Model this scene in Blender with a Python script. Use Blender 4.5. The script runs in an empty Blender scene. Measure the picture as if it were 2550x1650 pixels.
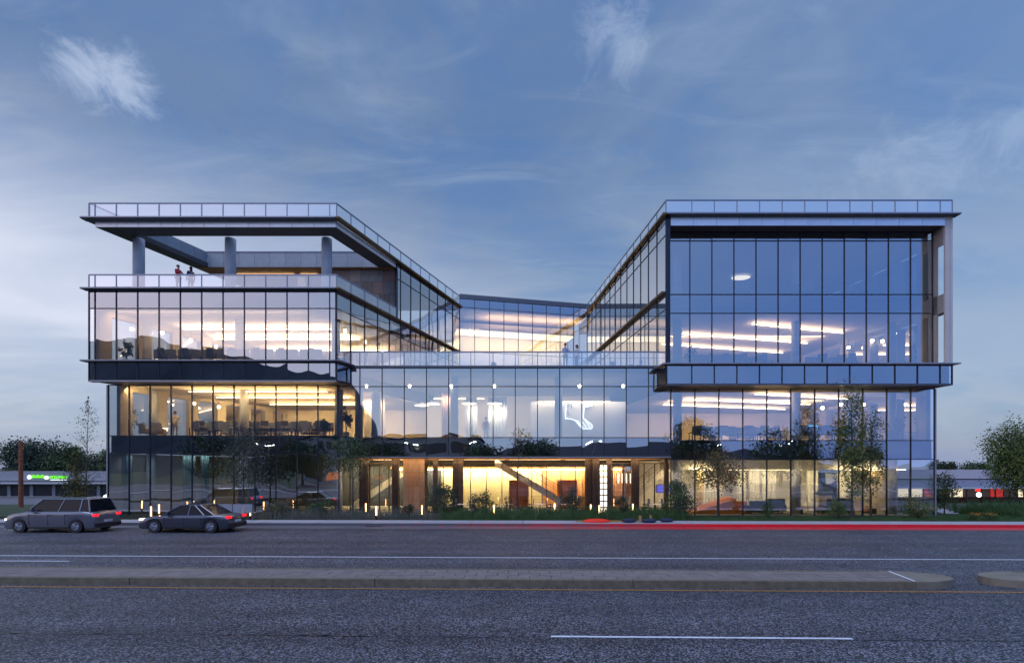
import bpy, math, random
from mathutils import Vector, Matrix
random.seed(7)
R = math.radians
scn = bpy.context.scene
COL = scn.collection

# ------------------------------------------------------------------ camera
cam_d = bpy.data.cameras.new('camera')
cam = bpy.data.objects.new('camera', cam_d); COL.objects.link(cam)
cam.location = (0, 0, 3.25); cam.rotation_euler = (R(90), 0, 0)
cam_d.sensor_width = 36; cam_d.lens = 36*1204/2550
cam_d.shift_y = 345/2550
cam_d.clip_start = 0.1; cam_d.clip_end = 6000
scn.camera = cam

# ------------------------------------------------------------------ sky
world = bpy.data.worlds.new('World'); scn.world = world; world.use_nodes = True
nt = world.node_tree; nt.nodes.clear()
def N(t, **k):
    n = nt.nodes.new(t)
    for a, b in k.items(): setattr(n, a, b)
    return n
def L(a, b): nt.links.new(a, b)
def M(op, a, b=None, c=None, clamp=False):
    n = N('ShaderNodeMath', operation=op, use_clamp=clamp)
    for i, v in enumerate((a, b, c)):
        if v is None: continue
        if isinstance(v, (int, float)): n.inputs[i].default_value = v
        else: L(v, n.inputs[i])
    return n.outputs[0]
def MR(v, a, b, c=0., d=1., smooth=True):
    n = N('ShaderNodeMapRange'); n.interpolation_type = 'SMOOTHSTEP' if smooth else 'LINEAR'
    L(v, n.inputs[0])
    for i, x in enumerate((a, b, c, d)): n.inputs[i+1].default_value = x
    return n.outputs[0]
def MIX(f, a, b):
    n = N('ShaderNodeMix', data_type='RGBA')
    for s, v in ((0, f), (6, a), (7, b)):
        if isinstance(v, (int, float)): n.inputs[s].default_value = v
        elif isinstance(v, tuple): n.inputs[s].default_value = (*v, 1)
        else: L(v, n.inputs[s])
    return n.outputs[2]
tc = N('ShaderNodeTexCoord'); sep = N('ShaderNodeSeparateXYZ')
L(tc.outputs['Generated'], sep.inputs[0])
dx, dy, dz = sep.outputs
# front of the sky: deeper blue high up, paler towards the horizon, brightest low on the left
el = M('ARCSINE', dz)
az = M('ARCTAN2', dx, dy)                         # 0 straight ahead, + to the right
low = MR(el, 0.62, 0.10)
front = MIX(low, (.062, .160, .395), (.175, .290, .505))
glow_az = MR(M('ABSOLUTE', M('ADD', az, .95)), 1.15, 0.0)
glow_el = M('MULTIPLY', MR(el, -0.02, .26), MR(el, .58, .26))
glow = M('MULTIPLY', glow_az, glow_el)
# clouds: thin veils on a far layer seen in perspective
den = M('ADD', M('MAXIMUM', dz, 0.0), 0.22)
cv = N('ShaderNodeCombineXYZ')
L(M('DIVIDE', dx, den), cv.inputs[0]); L(M('DIVIDE', dy, den), cv.inputs[1])
mp = N('ShaderNodeMapping'); L(cv.outputs[0], mp.inputs[0])
mp.inputs['Rotation'].default_value = (0, 0, R(35)); mp.inputs['Scale'].default_value = (.75, 1.35, 1)
mp.inputs['Location'].default_value = (1.7, .4, 0)
def noise(vec, s, det, dist=0., rough=.55):
    n = N('ShaderNodeTexNoise'); L(vec, n.inputs['Vector'])
    n.inputs['Scale'].default_value = s; n.inputs['Detail'].default_value = det
    n.inputs['Distortion'].default_value = dist; n.inputs['Roughness'].default_value = rough
    return n.outputs['Fac']
veil = MR(noise(mp.outputs[0], 1.05, 10, 1.1, .52), .36, .68)
mp2 = N('ShaderNodeMapping'); L(cv.outputs[0], mp2.inputs[0])
mp2.inputs['Rotation'].default_value = (0, 0, R(-12)); mp2.inputs['Scale'].default_value = (1.2, 4.0, 1)
wisp = MR(noise(mp2.outputs[0], 1.5, 10, 1.6, .60), .45, .80)
def blob(px, py, w, h, amt):
    """a small cumulus where the photograph has one, given as a direction in the sky"""
    v = Vector((px-1275, 1204, 1170-py)).normalized()
    a0 = math.atan2(v.x, v.y); e0 = math.asin(v.z)
    a = M('DIVIDE', M('SUBTRACT', az, a0), w); e = M('DIVIDE', M('SUBTRACT', el, e0), h)
    d = M('SQRT', M('ADD', M('MULTIPLY', a, a), M('MULTIPLY', e, e)))
    nn = noise(tc.outputs['Generated'], 15, 12, .5, .66)
    return M('MULTIPLY', MR(M('ADD', d, M('MULTIPLY', M('SUBTRACT', nn, .5), 3.4)), 1.15, -.05), amt)
b1 = blob(240, 190, .072, .046, .80)
b2 = blob(1530, 80, .085, .06, .42)
b3 = blob(2500, 330, .20, .06, .30)
cloudc = MIX(low, (.205, .275, .430), (.330, .405, .560))
c1 = MIX(M('MULTIPLY', M('ADD', veil, .15), .86), front, cloudc)
c2 = MIX(M('MULTIPLY', wisp, .55), c1, (.300, .385, .540))
mott = MR(noise(cv.outputs[0], 2.3, 9, 1.4, .60), .40, .66)
c2 = MIX(M('MULTIPLY', mott, .38), c2, MIX(low, (.165, .225, .350), (.300, .365, .500)))
c3 = MIX(M('MULTIPLY', glow, M('ADD', .55, M('MULTIPLY', veil, .45))), c2, (.74, .77, .92))
c3 = MIX(MR(az, .15, 1.0, 0, .38), c3, (.110, .225, .500))
for b in (b1, b2, b3): c3 = MIX(b, c3, (.46, .55, .74))
# the evening sky behind the camera: lilac afterglow to the left, clear blue to the right
back = MIX(MR(dx, -.55, -.10), (.84, .82, 1.16), (.30, .50, .92))
back = MIX(MR(dx, .0, .50), back, (.105, .265, .80))
back = MIX(M('MULTIPLY', veil, MR(dx, .35, -.3, .16, .36)), back, (.42, .52, .82))
back = MIX(MR(el, .25, .85), back, (.22, .36, .84))
isback = MR(dy, .22, -.28)
skyc = MIX(isback, c3, back)
skyc = MIX(MR(el, .80, 1.25), skyc, (.22, .33, .72))
skyc = MIX(MR(dz, -.02, -.12), skyc, (.05, .06, .09))
nish = N('ShaderNodeTexSky', sky_type='NISHITA'); nish.sun_disc = False
nish.sun_elevation = R(3); nish.sun_rotation = R(235)
bg1 = N('ShaderNodeBackground'); L(skyc, bg1.inputs[0]); bg1.inputs[1].default_value = 1.0
bg2 = N('ShaderNodeBackground'); L(nish.outputs[0], bg2.inputs[0]); bg2.inputs[1].default_value = .05
ad = N('ShaderNodeAddShader'); L(bg1.outputs[0], ad.inputs[0]); L(bg2.outputs[0], ad.inputs[1])
out = N('ShaderNodeOutputWorld'); L(ad.outputs[0], out.inputs[0])

# soft afterglow from high behind the camera's left shoulder
sd = bpy.data.lights.new('sun', 'SUN'); sd.energy = 1.3; sd.angle = R(30); sd.color = (.74, .80, 1.0)
sun = bpy.data.objects.new('sun', sd); COL.objects.link(sun)
sun.rotation_euler = Vector((.42, .50, -1.25)).to_track_quat('-Z', 'Y').to_euler()

scn.view_settings.view_transform = 'Standard'; scn.view_settings.look = 'None'
scn.view_settings.exposure = 0.0; scn.view_settings.gamma = 1.0
scn.view_settings.use_curve_mapping = False
scn.render.engine = 'CYCLES'
cy = scn.cycles
cy.use_denoising = True; cy.max_bounces = 7; cy.diffuse_bounces = 2; cy.glossy_bounces = 3
cy.transmission_bounces = 3; cy.transparent_max_bounces = 20
cy.sample_clamp_indirect = 3.0; cy.caustics_reflective = False; cy.caustics_refractive = False

# ------------------------------------------------------------------ materials
MATS = {}
def mat(name, col=(.5,.5,.5), rough=.6, metal=0., var=0., vs=3., bump=0., bs=40., em=None, es=0., rnd=0., spec=.5):
    if name in MATS: return MATS[name]
    m = bpy.data.materials.new(name); m.use_nodes = True; t = m.node_tree; b = t.nodes['Principled BSDF']
    b.inputs['Base Color'].default_value = (*col, 1); b.inputs['Roughness'].default_value = rough
    b.inputs['Metallic'].default_value = metal; b.inputs['Specular IOR Level'].default_value = spec
    co = t.nodes.new('ShaderNodeTexCoord')
    if var or rnd:
        n = t.nodes.new('ShaderNodeTexNoise'); n.inputs['Scale'].default_value = vs; n.inputs['Detail'].default_value = 6
        t.links.new(co.outputs['Object'], n.inputs['Vector'])
        mr = t.nodes.new('ShaderNodeMapRange'); t.links.new(n.outputs[0], mr.inputs[0])
        mr.inputs[1].default_value = .3; mr.inputs[2].default_value = .7
        mr.inputs[3].default_value = 1-var; mr.inputs[4].default_value = 1+var
        val = mr.outputs[0]
        if rnd:
            oi = t.nodes.new('ShaderNodeObjectInfo'); m2 = t.nodes.new('ShaderNodeMapRange')
            t.links.new(oi.outputs['Random'], m2.inputs[0]); m2.inputs[3].default_value = 1-rnd; m2.inputs[4].default_value = 1+rnd
            mm = t.nodes.new('ShaderNodeMath'); mm.operation = 'MULTIPLY'
            t.links.new(val, mm.inputs[0]); t.links.new(m2.outputs[0], mm.inputs[1]); val = mm.outputs[0]
        vm = t.nodes.new('ShaderNodeVectorMath'); vm.operation = 'SCALE'; vm.inputs[0].default_value = col
        t.links.new(val, vm.inputs['Scale']); t.links.new(vm.outputs[0], b.inputs['Base Color'])
    if bump:
        n = t.nodes.new('ShaderNodeTexNoise'); n.inputs['Scale'].default_value = bs; n.inputs['Detail'].default_value = 4
        t.links.new(co.outputs['Object'], n.inputs['Vector'])
        bm = t.nodes.new('ShaderNodeBump'); bm.inputs['Strength'].default_value = bump; bm.inputs['Distance'].default_value = .02
        t.links.new(n.outputs[0], bm.inputs['Height']); t.links.new(bm.outputs[0], b.inputs['Normal'])
    if em:
        b.inputs['Emission Color'].default_value = (*em, 1); b.inputs['Emission Strength'].default_value = es
    MATS[name] = m; return m

def glass(name, refl=.45, tint=(.9,.93,.95), gt=(1,1,1), wave=.25):
    m = bpy.data.materials.new(name); m.use_nodes = True; t = m.node_tree; t.nodes.clear()
    tr = t.nodes.new('ShaderNodeBsdfTransparent'); tr.inputs[0].default_value = (*tint, 1)
    gl = t.nodes.new('ShaderNodeBsdfGlossy'); gl.inputs[0].default_value = (*gt, 1); gl.inputs['Roughness'].default_value = 0.0
    lw = t.nodes.new('ShaderNodeLayerWeight'); lw.inputs[0].default_value = .38
    mr = t.nodes.new('ShaderNodeMapRange'); t.links.new(lw.outputs['Fresnel'], mr.inputs[0])
    mr.inputs[1].default_value = 0; mr.inputs[2].default_value = 1
    mr.inputs[3].default_value = refl; mr.inputs[4].default_value = 1
    mx = t.nodes.new('ShaderNodeMixShader'); t.links.new(mr.outputs[0], mx.inputs[0])
    t.links.new(tr.outputs[0], mx.inputs[1]); t.links.new(gl.outputs[0], mx.inputs[2])
    # slight roller waviness, different on every pane
    co = t.nodes.new('ShaderNodeTexCoord'); oi = t.nodes.new('ShaderNodeObjectInfo')
    ml = t.nodes.new('ShaderNodeVectorMath'); ml.operation = 'SCALE'; ml.inputs[0].default_value = (19, 7, 31)
    t.links.new(oi.outputs['Random'], ml.inputs['Scale'])
    av = t.nodes.new('ShaderNodeVectorMath'); av.operation = 'ADD'
    t.links.new(co.outputs['Object'], av.inputs[0]); t.links.new(ml.outputs[0], av.inputs[1])
    n = t.nodes.new('ShaderNodeTexNoise'); n.inputs['Scale'].default_value = .55; n.inputs['Detail'].default_value = 0
    t.links.new(av.outputs[0], n.inputs['Vector'])
    bm = t.nodes.new('ShaderNodeBump'); bm.inputs['Strength'].default_value = wave; bm.inputs['Distance'].default_value = .035
    t.links.new(n.outputs[0], bm.inputs['Height']); t.links.new(bm.outputs[0], gl.inputs['Normal'])
    o = t.nodes.new('ShaderNodeOutputMaterial'); t.links.new(mx.outputs[0], o.inputs[0])
    MATS[name] = m; return m
GLASS = glass('facade_glass', .41, (.88,.92,.95), (1.0,1.0,1.0), .42)
GLOW = glass('low_iron_glass', .16, (.96,.97,.96), (1,1,1), .15)
GRAIL = glass('railing_glass', .40, (.90,.93,.96), (1,1,1), .12)
clear = bpy.data.materials.new('glass_back'); clear.use_nodes = True
_t = clear.node_tree; _t.nodes.clear(); _a = _t.nodes.new('ShaderNodeBsdfTransparent'); _a.inputs[0].default_value = (.99,.995,.995,1)
_o = _t.nodes.new('ShaderNodeOutputMaterial'); _t.links.new(_a.outputs[0], _o.inputs[0])

m_mull = mat('mullion_aluminium', (.035,.04,.055), .35, .6, var=.1)
m_rail = mat('rail_aluminium', (.30,.32,.38), .35, .7, var=.08)
m_ledge = mat('ledge_metal', (.14,.145,.17), .4, .4, var=.12, vs=1.5)
m_ledge_pale = mat('ledge_pale', (.36,.36,.40), .4, .5, var=.08)
m_bronze = mat('bronze_metal', (.17,.105,.045), .38, .6, var=.2, vs=2)
m_fascia = mat('fascia_panel', (.80,.81,.84), .38, .75, var=.06, rnd=.05)
CGL = glass('court_glass', .60, (.86,.90,.94), (1,1,1), .12)
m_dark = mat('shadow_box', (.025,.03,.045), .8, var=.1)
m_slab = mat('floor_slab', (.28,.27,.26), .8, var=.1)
m_ceil = mat('ceiling_white', (.72,.66,.58), .8, var=.03)
m_floor = mat('office_carpet', (.20,.17,.15), .9, var=.15, vs=6)
m_wall = mat('interior_wall', (.76,.66,.50), .8, var=.04, vs=.6)
m_wallw = mat('interior_wall_white', (.75,.73,.68), .8, var=.04, vs=.6)
m_pier = mat('pier_plaster', (.55,.47,.36), .7, var=.06)
m_conc = mat('column_concrete', (.50,.51,.54), .6, var=.1, vs=2, bump=.1)
m_white = mat('painted_post', (.62,.58,.55), .5, var=.05, vs=1)
m_soff = mat('soffit_panel', (.085,.075,.075), .5, .2, var=.12, vs=1)
m_wood = mat('wood_soffit', (.36,.17,.06), .5, var=.3, vs=4)
m_strip = mat('linear_lamp', (1,1,1), em=(1.0,.72,.42), es=9)
m_strip2 = mat('lobby_lamp', (1,1,1), em=(1.0,.78,.42), es=10)
m_stripS = mat('soffit_lamp', (1,1,1), em=(1.0,.68,.32), es=7)
m_bulb = mat('bulb_glow', (1,1,1), em=(1.0,.80,.52), es=26)
m_bollard_glow = mat('bollard_glow', (1,1,1), em=(1.0,.50,.16), es=9)
m_streetlamp = mat('street_lamp_glow', (1,1,1), em=(.92,1.0,.95), es=30)
m_blackmetal = mat('black_metal', (.02,.02,.024), .4, .5)
m_black = mat('black_plastic', (.018,.018,.022), .5)
m_grey = mat('grey_fabric', (.16,.18,.24), .9, var=.1)
m_beige = mat('beige_fabric', (.52,.46,.34), .9, var=.08)
m_orange = mat('orange_wood', (.62,.20,.035), .55, var=.15, vs=3)
m_tan = mat('tan_wood', (.45,.27,.12), .5, var=.2, vs=4)

# ------------------------------------------------------------------ mesh helpers
class MB:
    def __init__(s): s.v = []; s.f = []; s.mi = []
    def poly(s, pts, mi=0):
        k = len(s.v); s.v += [tuple(p) for p in pts]; s.f.append(tuple(range(k, k+len(pts)))); s.mi.append(mi)
    def hexa(s, p, mi=0):
        k = len(s.v); s.v += [tuple(q) for q in p]
        for f in ((0,3,2,1),(4,5,6,7),(0,1,5,4),(1,2,6,5),(2,3,7,6),(3,0,4,7)):
            s.f.append(tuple(k+i for i in f)); s.mi.append(mi)
    def box(s, x0, x1, y0, y1, z0, z1, mi=0):
        s.hexa([(x0,y0,z0),(x1,y0,z0),(x1,y1,z0),(x0,y1,z0),(x0,y0,z1),(x1,y0,z1),(x1,y1,z1),(x0,y1,z1)], mi)
    def obox(s, c, sz, rz=0., mi=0):
        a, b, h = sz[0]/2, sz[1]/2, sz[2]/2; cs, sn = math.cos(rz), math.sin(rz)
        P = [(-a,-b,-h),(a,-b,-h),(a,b,-h),(-a,b,-h),(-a,-b,h),(a,-b,h),(a,b,h),(-a,b,h)]
        s.hexa([(c[0]+x*cs-y*sn, c[1]+x*sn+y*cs, c[2]+z) for x,y,z in P], mi)
    def cyl(s, p0, p1, r0, r1=None, n=8, cap=True, mi=0):
        r1 = r0 if r1 is None else r1
        p0 = Vector(p0); p1 = Vector(p1); d = (p1-p0)
        if d.length < 1e-6: return
        d.normalize(); u = d.orthogonal().normalized(); w = d.cross(u); k = len(s.v)
        for p, r in ((p0, r0), (p1, r1)):
            for i in range(n):
                a = 2*math.pi*i/n; s.v.append(tuple(p + (u*math.cos(a)+w*math.sin(a))*r))
        for i in range(n):
            j = (i+1) % n; s.f.append((k+i, k+j, k+n+j, k+n+i)); s.mi.append(mi)
        if cap:
            s.f.append(tuple(k+i for i in reversed(range(n)))); s.mi.append(mi)
            s.f.append(tuple(k+n+i for i in range(n))); s.mi.append(mi)
    def tube(s, pts, rs, n=6, mi=0):
        for i in range(len(pts)-1): s.cyl(pts[i], pts[i+1], rs[i], rs[i+1], n, True, mi)
    def ell(s, c, r, nu=10, nv=6, mi=0, jit=0.):
        k = len(s.v); c = Vector(c)
        for j in range(nv+1):
            t = math.pi*j/nv
            for i in range(nu):
                a = 2*math.pi*i/nu; q = 1+random.uniform(-jit, jit)
                s.v.append((c.x+r[0]*q*math.sin(t)*math.cos(a), c.y+r[1]*q*math.sin(t)*math.sin(a), c.z+r[2]*q*math.cos(t)))
        for j in range(nv):
            for i in range(nu):
                i2 = (i+1) % nu
                s.f.append((k+j*nu+i, k+(j+1)*nu+i, k+(j+1)*nu+i2, k+j*nu+i2)); s.mi.append(mi)
    def prism(s, poly, z0, z1, mi=0):
        k = len(s.v); n = len(poly)
        s.v += [(x,y,z0) for x,y in poly] + [(x,y,z1) for x,y in poly]
        s.f.append(tuple(k+i for i in reversed(range(n)))); s.mi.append(mi)
        s.f.append(tuple(k+n+i for i in range(n))); s.mi.append(mi)
        for i in range(n):
            j = (i+1) % n; s.f.append((k+i, k+j, k+n+j, k+n+i)); s.mi.append(mi)
    def mesh(s, name, mats, smooth=False):
        me = bpy.data.meshes.new(name); me.from_pydata(s.v, [], s.f)
        for m in (mats if isinstance(mats, (list, tuple)) else [mats]): me.materials.append(m)
        for p, i in zip(me.polygons, s.mi): p.material_index = i
        if smooth: me.shade_smooth()
        me.update(); return me
    def build(s, name, mats, parent=None, smooth=False, loc=(0,0,0)):
        return link(name, s.mesh(name, mats, smooth), parent, loc)
def link(name, me, parent=None, loc=(0,0,0), rz=0.):
    o = bpy.data.objects.new(name, me); COL.objects.link(o); o.location = loc; o.rotation_euler = (0,0,rz)
    if parent: o.parent = parent
    return o
def tag(o, label=None, cat=None, group=None, kind=None):
    if label: o['label'] = label
    if cat: o['category'] = cat
    if group: o['group'] = group
    if kind: o['kind'] = kind
    return o
def thing(name, label, cat, loc=(0,0,0), rz=0., group=None):
    return tag(link(name, None, None, loc, rz), label, cat, group)
BOXC = {}
def boxmesh(w, d, h, key, mats, front=False):
    k = (round(w,3), round(d,3), round(h,3), key)
    if k not in BOXC:
        b = MB(); b.box(-w/2, w/2, -d/2, d/2, -h/2, h/2)
        if front: b.mi = [1,1,0,1,1,1]
        BOXC[k] = b.mesh(key, mats)
    return BOXC[k]
def bx(name, x0, x1, y0, y1, z0, z1, m, parent=None, off=(0,0,0)):
    me = boxmesh(abs(x1-x0), abs(y1-y0), abs(z1-z0), m.name, [m])
    return link(name, me, parent, ((x0+x1)/2-off[0], (y0+y1)/2-off[1], (z0+z1)/2-off[2]))
ORD = ['first','second','third','fourth','fifth','sixth','seventh','eighth','ninth','tenth','eleventh','twelfth',
       'thirteenth','fourteenth','fifteenth','sixteenth','seventeenth','eighteenth','nineteenth','twentieth']
def lerp(a, b, t): return a+(b-a)*t

# ================================================================== GROUND AND ROAD
YAW = -0.0227                                       # the street runs slightly towards the camera on the right
def rd(x, y): return (x*math.cos(YAW)-y*math.sin(YAW), x*math.sin(YAW)+y*math.cos(YAW))
def far_z(y): return 0 if y < 42 else (-3.8*(y-42)/60 if y < 102 else -3.8)
# terrain, falling away behind the building
b = MB(); xs = [-900,-300,-120,-60,-30,0,30,60,120,300,900]; ys = [-900,-200,-60,-4,28,34,42,52,62,72,82,92,102,140,300,900,2500]
k = {}
for j, y in enumerate(ys):
    for i, x in enumerate(xs): k[i,j] = len(b.v); b.v.append((x, y, far_z(y)-.02))
for j in range(len(ys)-1):
    for i in range(len(xs)-1): b.f.append((k[i,j],k[i+1,j],k[i+1,j+1],k[i,j+1])); b.mi.append(0)
m_ground = mat('lawn_ground', (.030,.050,.018), .95, var=.5, vs=1.3, bump=.6, bs=14)
tag(b.build('ground', m_ground), kind='structure')

# asphalt: chips of pale stone in dark binder
def asphalt():
    m = bpy.data.materials.new('asphalt'); m.use_nodes = True; t = m.node_tree; p = t.nodes['Principled BSDF']
    co = t.nodes.new('ShaderNodeTexCoord')
    def nz(s, d, vec=None, r=.5):
        n = t.nodes.new('ShaderNodeTexNoise'); n.inputs['Scale'].default_value = s; n.inputs['Detail'].default_value = d
        n.inputs['Roughness'].default_value = r
        t.links.new(vec or co.outputs['Object'], n.inputs['Vector']); return n.outputs[0]
    vo = t.nodes.new('ShaderNodeTexVoronoi'); vo.inputs['Scale'].default_value = 38; t.links.new(co.outputs['Object'], vo.inputs['Vector'])
    sepc = t.nodes.new('ShaderNodeSeparateColor'); t.links.new(vo.outputs['Color'], sepc.inputs[0])
    cr = t.nodes.new('ShaderNodeValToRGB'); e = cr.color_ramp.elements
    e[0].position = .2; e[0].color = (.010,.011,.014,1); e[1].position = .95; e[1].color = (.25,.25,.28,1)
    x = cr.color_ramp.elements.new(.55); x.color = (.036,.038,.046,1)
    t.links.new(sepc.outputs[0], cr.inputs[0])
    mp = t.nodes.new('ShaderNodeMapping'); t.links.new(co.outputs['Object'], mp.inputs[0]); mp.inputs['Scale'].default_value = (.035,.9,1)
    big = nz(1.0, 5, mp.outputs[0]); mr = t.nodes.new('ShaderNodeMapRange'); t.links.new(big, mr.inputs[0])
    mr.inputs[1].default_value = .3; mr.inputs[2].default_value = .7; mr.inputs[3].default_value = .66; mr.inputs[4].default_value = 1.30
    pat = nz(.7, 6); mr2 = t.nodes.new('ShaderNodeMapRange'); t.links.new(pat, mr2.inputs[0])
    mr2.inputs[1].default_value = .3; mr2.inputs[2].default_value = .7; mr2.inputs[3].default_value = .80; mr2.inputs[4].default_value = 1.18
    mm = t.nodes.new('ShaderNodeMath'); mm.operation = 'MULTIPLY'; t.links.new(mr.outputs[0], mm.inputs[0]); t.links.new(mr2.outputs[0], mm.inputs[1])
    vm = t.nodes.new('ShaderNodeVectorMath'); vm.operation = 'SCALE'; t.links.new(cr.outputs[0], vm.inputs[0]); t.links.new(mm.outputs[0], vm.inputs['Scale'])
    t.links.new(vm.outputs[0], p.inputs['Base Color']); p.inputs['Roughness'].default_value = .62
    bm = t.nodes.new('ShaderNodeBump'); bm.inputs['Strength'].default_value = .9; bm.inputs['Distance'].default_value = .012
    t.links.new(vo.outputs['Distance'], bm.inputs['Height']); t.links.new(bm.outputs[0], p.inputs['Normal'])
    return m
m_asph = asphalt()
b = MB(); b.prism([rd(-400,-3.2), rd(400,-3.2), rd(400,28.15), rd(-400,28.15)], -.3, 0.0)
tag(b.build('road', m_asph), kind='structure')
m_seal = mat('crack_sealant', (.012,.012,.014), .45)
b = MB(); x = -30.
while x < 30:                                       # ragged joint between the two nearest lanes
    w = random.uniform(.3, .9)
    if not (0.2 < x < 6.2) and random.random() < .8:
        y = 9.42+random.uniform(-.012,.012); h = random.uniform(.014,.045)
        b.poly([(*rd(x,y-h),.004),(*rd(x+w,y-h*random.random()),.004),(*rd(x+w,y+h*random.random()),.004),(*rd(x,y+h),.004)])
    x += w*.8
tag(b.build('pavement_joint', m_seal), kind='structure')
m_lane = mat('lane_paint', (.72,.74,.78), .6, var=.16, vs=14)
m_yellow = mat('yellow_paint', (.42,.20,.03), .6, var=.25, vs=10)
def stripe(name, x0, x1, y, w, m, ragged=False):
    b = MB()
    n = max(1, int((x1-x0)/.35)) if ragged else max(1, int((x1-x0)/12))
    for i in range(n):
        xa = lerp(x0,x1,i/n); xb = lerp(x0,x1,(i+1)/n)
        j = (lambda: random.uniform(-.006,.006)) if ragged else (lambda: 0)
        b.poly([(*rd(xa,y-w/2+j()),.008),(*rd(xb,y-w/2+j()),.008),(*rd(xb,y+w/2+j()),.008),(*rd(xa,y+w/2+j()),.008)])
    return tag(b.build(name, m), kind='structure')
stripe('lane_dash', .55, 6.35, 9.47, .085, m_lane, True)
stripe('lane_dash', 17.4, 23.2, 9.47, .085, m_lane)
stripe('lane_dash', -16.5, -10.7, 9.47, .085, m_lane)
stripe('yellow_line', -80, 80, 13.17, .10, m_yellow, False)
stripe('turn_lane_line', -80, 80, 17.95, .11, m_lane)
stripe('edge_line', -60, -16.2, 16.9, .10, m_lane)

# median islands: kerb stones round stamped concrete
m_kerb = mat('kerb_concrete', (.17,.145,.10), .85, var=.22, vs=5, bump=.3, bs=60)
m_cap = mat('median_concrete', (.22,.185,.165), .85, var=.16, vs=2.5, bump=.25, bs=50)
m_nose = mat('median_nose_concrete', (.23,.20,.15), .85, var=.15, vs=3, bump=.2, bs=60)
def island(x0, x1, nose_left, nose_right, joints):
    root = tag(link('median_island', None), kind='structure')
    y0, y1 = 13.45, 14.95
    c = (y0+y1)/2; hw = (y1-y0)/2; NL = 1.5
    js = [x0+(NL if nose_left else 0)] + joints + [x1-(NL if nose_right else 0)]
    for i in range(len(js)-1):                      # kerb stones, front and back
        g = .012
        for ya, yb in ((y0, y0+.18), (y1-.18, y1)):
            b = MB(); b.prism([rd(js[i]+g,ya), rd(js[i+1]-g,ya), rd(js[i+1]-g,yb), rd(js[i]+g,yb)], 0, .20)
            b.build('kerb_stone', m_kerb, root)
    a, e = js[0], js[-1]
    # stamped paver cap in cells
    n = int((e-a)/.62)
    for r, (ya, yb) in enumerate(((y0+.18, c-.19), (c-.19, c+.19), (c+.19, y1-.18))):
        b = MB()
        for i in range(n):
            xa = a+(e-a)*(i+(.5 if r%2 else 0))/n; xb = min(e, xa+(e-a)/n)
            b.prism([rd(xa+.008,ya+.008), rd(xb-.008,ya+.008), rd(xb-.008,yb-.008), rd(xa+.008,yb-.008)], .05, .198+random.uniform(-.003,.002))
        tag(b.build('stamped_paving', m_cap, root), kind='stuff')
    for on, xe, s in ((nose_left, x0, -1), (nose_right, x1, 1)):
        if not on: continue
        xs0 = xe - s*NL; pts = []
        for i in range(13):
            t = math.pi*(i/12-.5); pts.append((xs0+s*NL*math.cos(t), c+hw*math.sin(t)*(1 if s>0 else -1)))
        b = MB(); b.prism([rd(*p) for p in pts], 0, .20); b.build('nose_stone', m_nose, root)
    return root
island(-80, 12.25, False, True, [-60,-46,-32,-25.0,-18.0,-11.15,-4.15,3.05])
island(13.2, 80, True, False, [21.5,28.5,36.5,50,65])
b = MB(); b.poly([(*rd(11.0,14.85),.212),(*rd(11.07,14.85),.212),(*rd(10.78,13.5),.212),(*rd(10.70,13.5),.212)])
tag(b.build('paint_mark', m_lane), kind='structure')

# patchy red on the far kerb and gutter, fading to grey towards the left
def redfade():
    if 'red_kerb_fade' in MATS: return MATS['red_kerb_fade']
    m = bpy.data.materials.new('red_kerb_fade'); m.use_nodes = True; t = m.node_tree; p = t.nodes['Principled BSDF']
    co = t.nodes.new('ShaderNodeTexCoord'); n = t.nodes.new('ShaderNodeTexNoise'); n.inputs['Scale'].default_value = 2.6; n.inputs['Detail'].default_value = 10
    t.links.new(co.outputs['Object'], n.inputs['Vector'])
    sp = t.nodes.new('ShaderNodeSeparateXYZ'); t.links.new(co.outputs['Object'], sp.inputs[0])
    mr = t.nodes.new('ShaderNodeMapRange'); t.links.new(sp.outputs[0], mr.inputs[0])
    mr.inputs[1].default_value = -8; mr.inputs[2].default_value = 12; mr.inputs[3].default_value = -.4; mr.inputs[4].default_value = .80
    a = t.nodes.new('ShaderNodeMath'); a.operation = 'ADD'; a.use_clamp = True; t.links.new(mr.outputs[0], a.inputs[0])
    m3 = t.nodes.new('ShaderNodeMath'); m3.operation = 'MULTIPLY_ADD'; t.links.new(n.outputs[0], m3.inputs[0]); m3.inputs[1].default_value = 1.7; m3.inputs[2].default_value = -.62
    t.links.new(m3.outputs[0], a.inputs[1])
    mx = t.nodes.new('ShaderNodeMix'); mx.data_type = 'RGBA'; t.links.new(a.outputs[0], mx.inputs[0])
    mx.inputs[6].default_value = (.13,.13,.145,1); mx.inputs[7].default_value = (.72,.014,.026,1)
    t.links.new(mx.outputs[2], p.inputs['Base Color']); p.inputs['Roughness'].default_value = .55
    MATS['red_kerb_fade'] = m; return m
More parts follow.
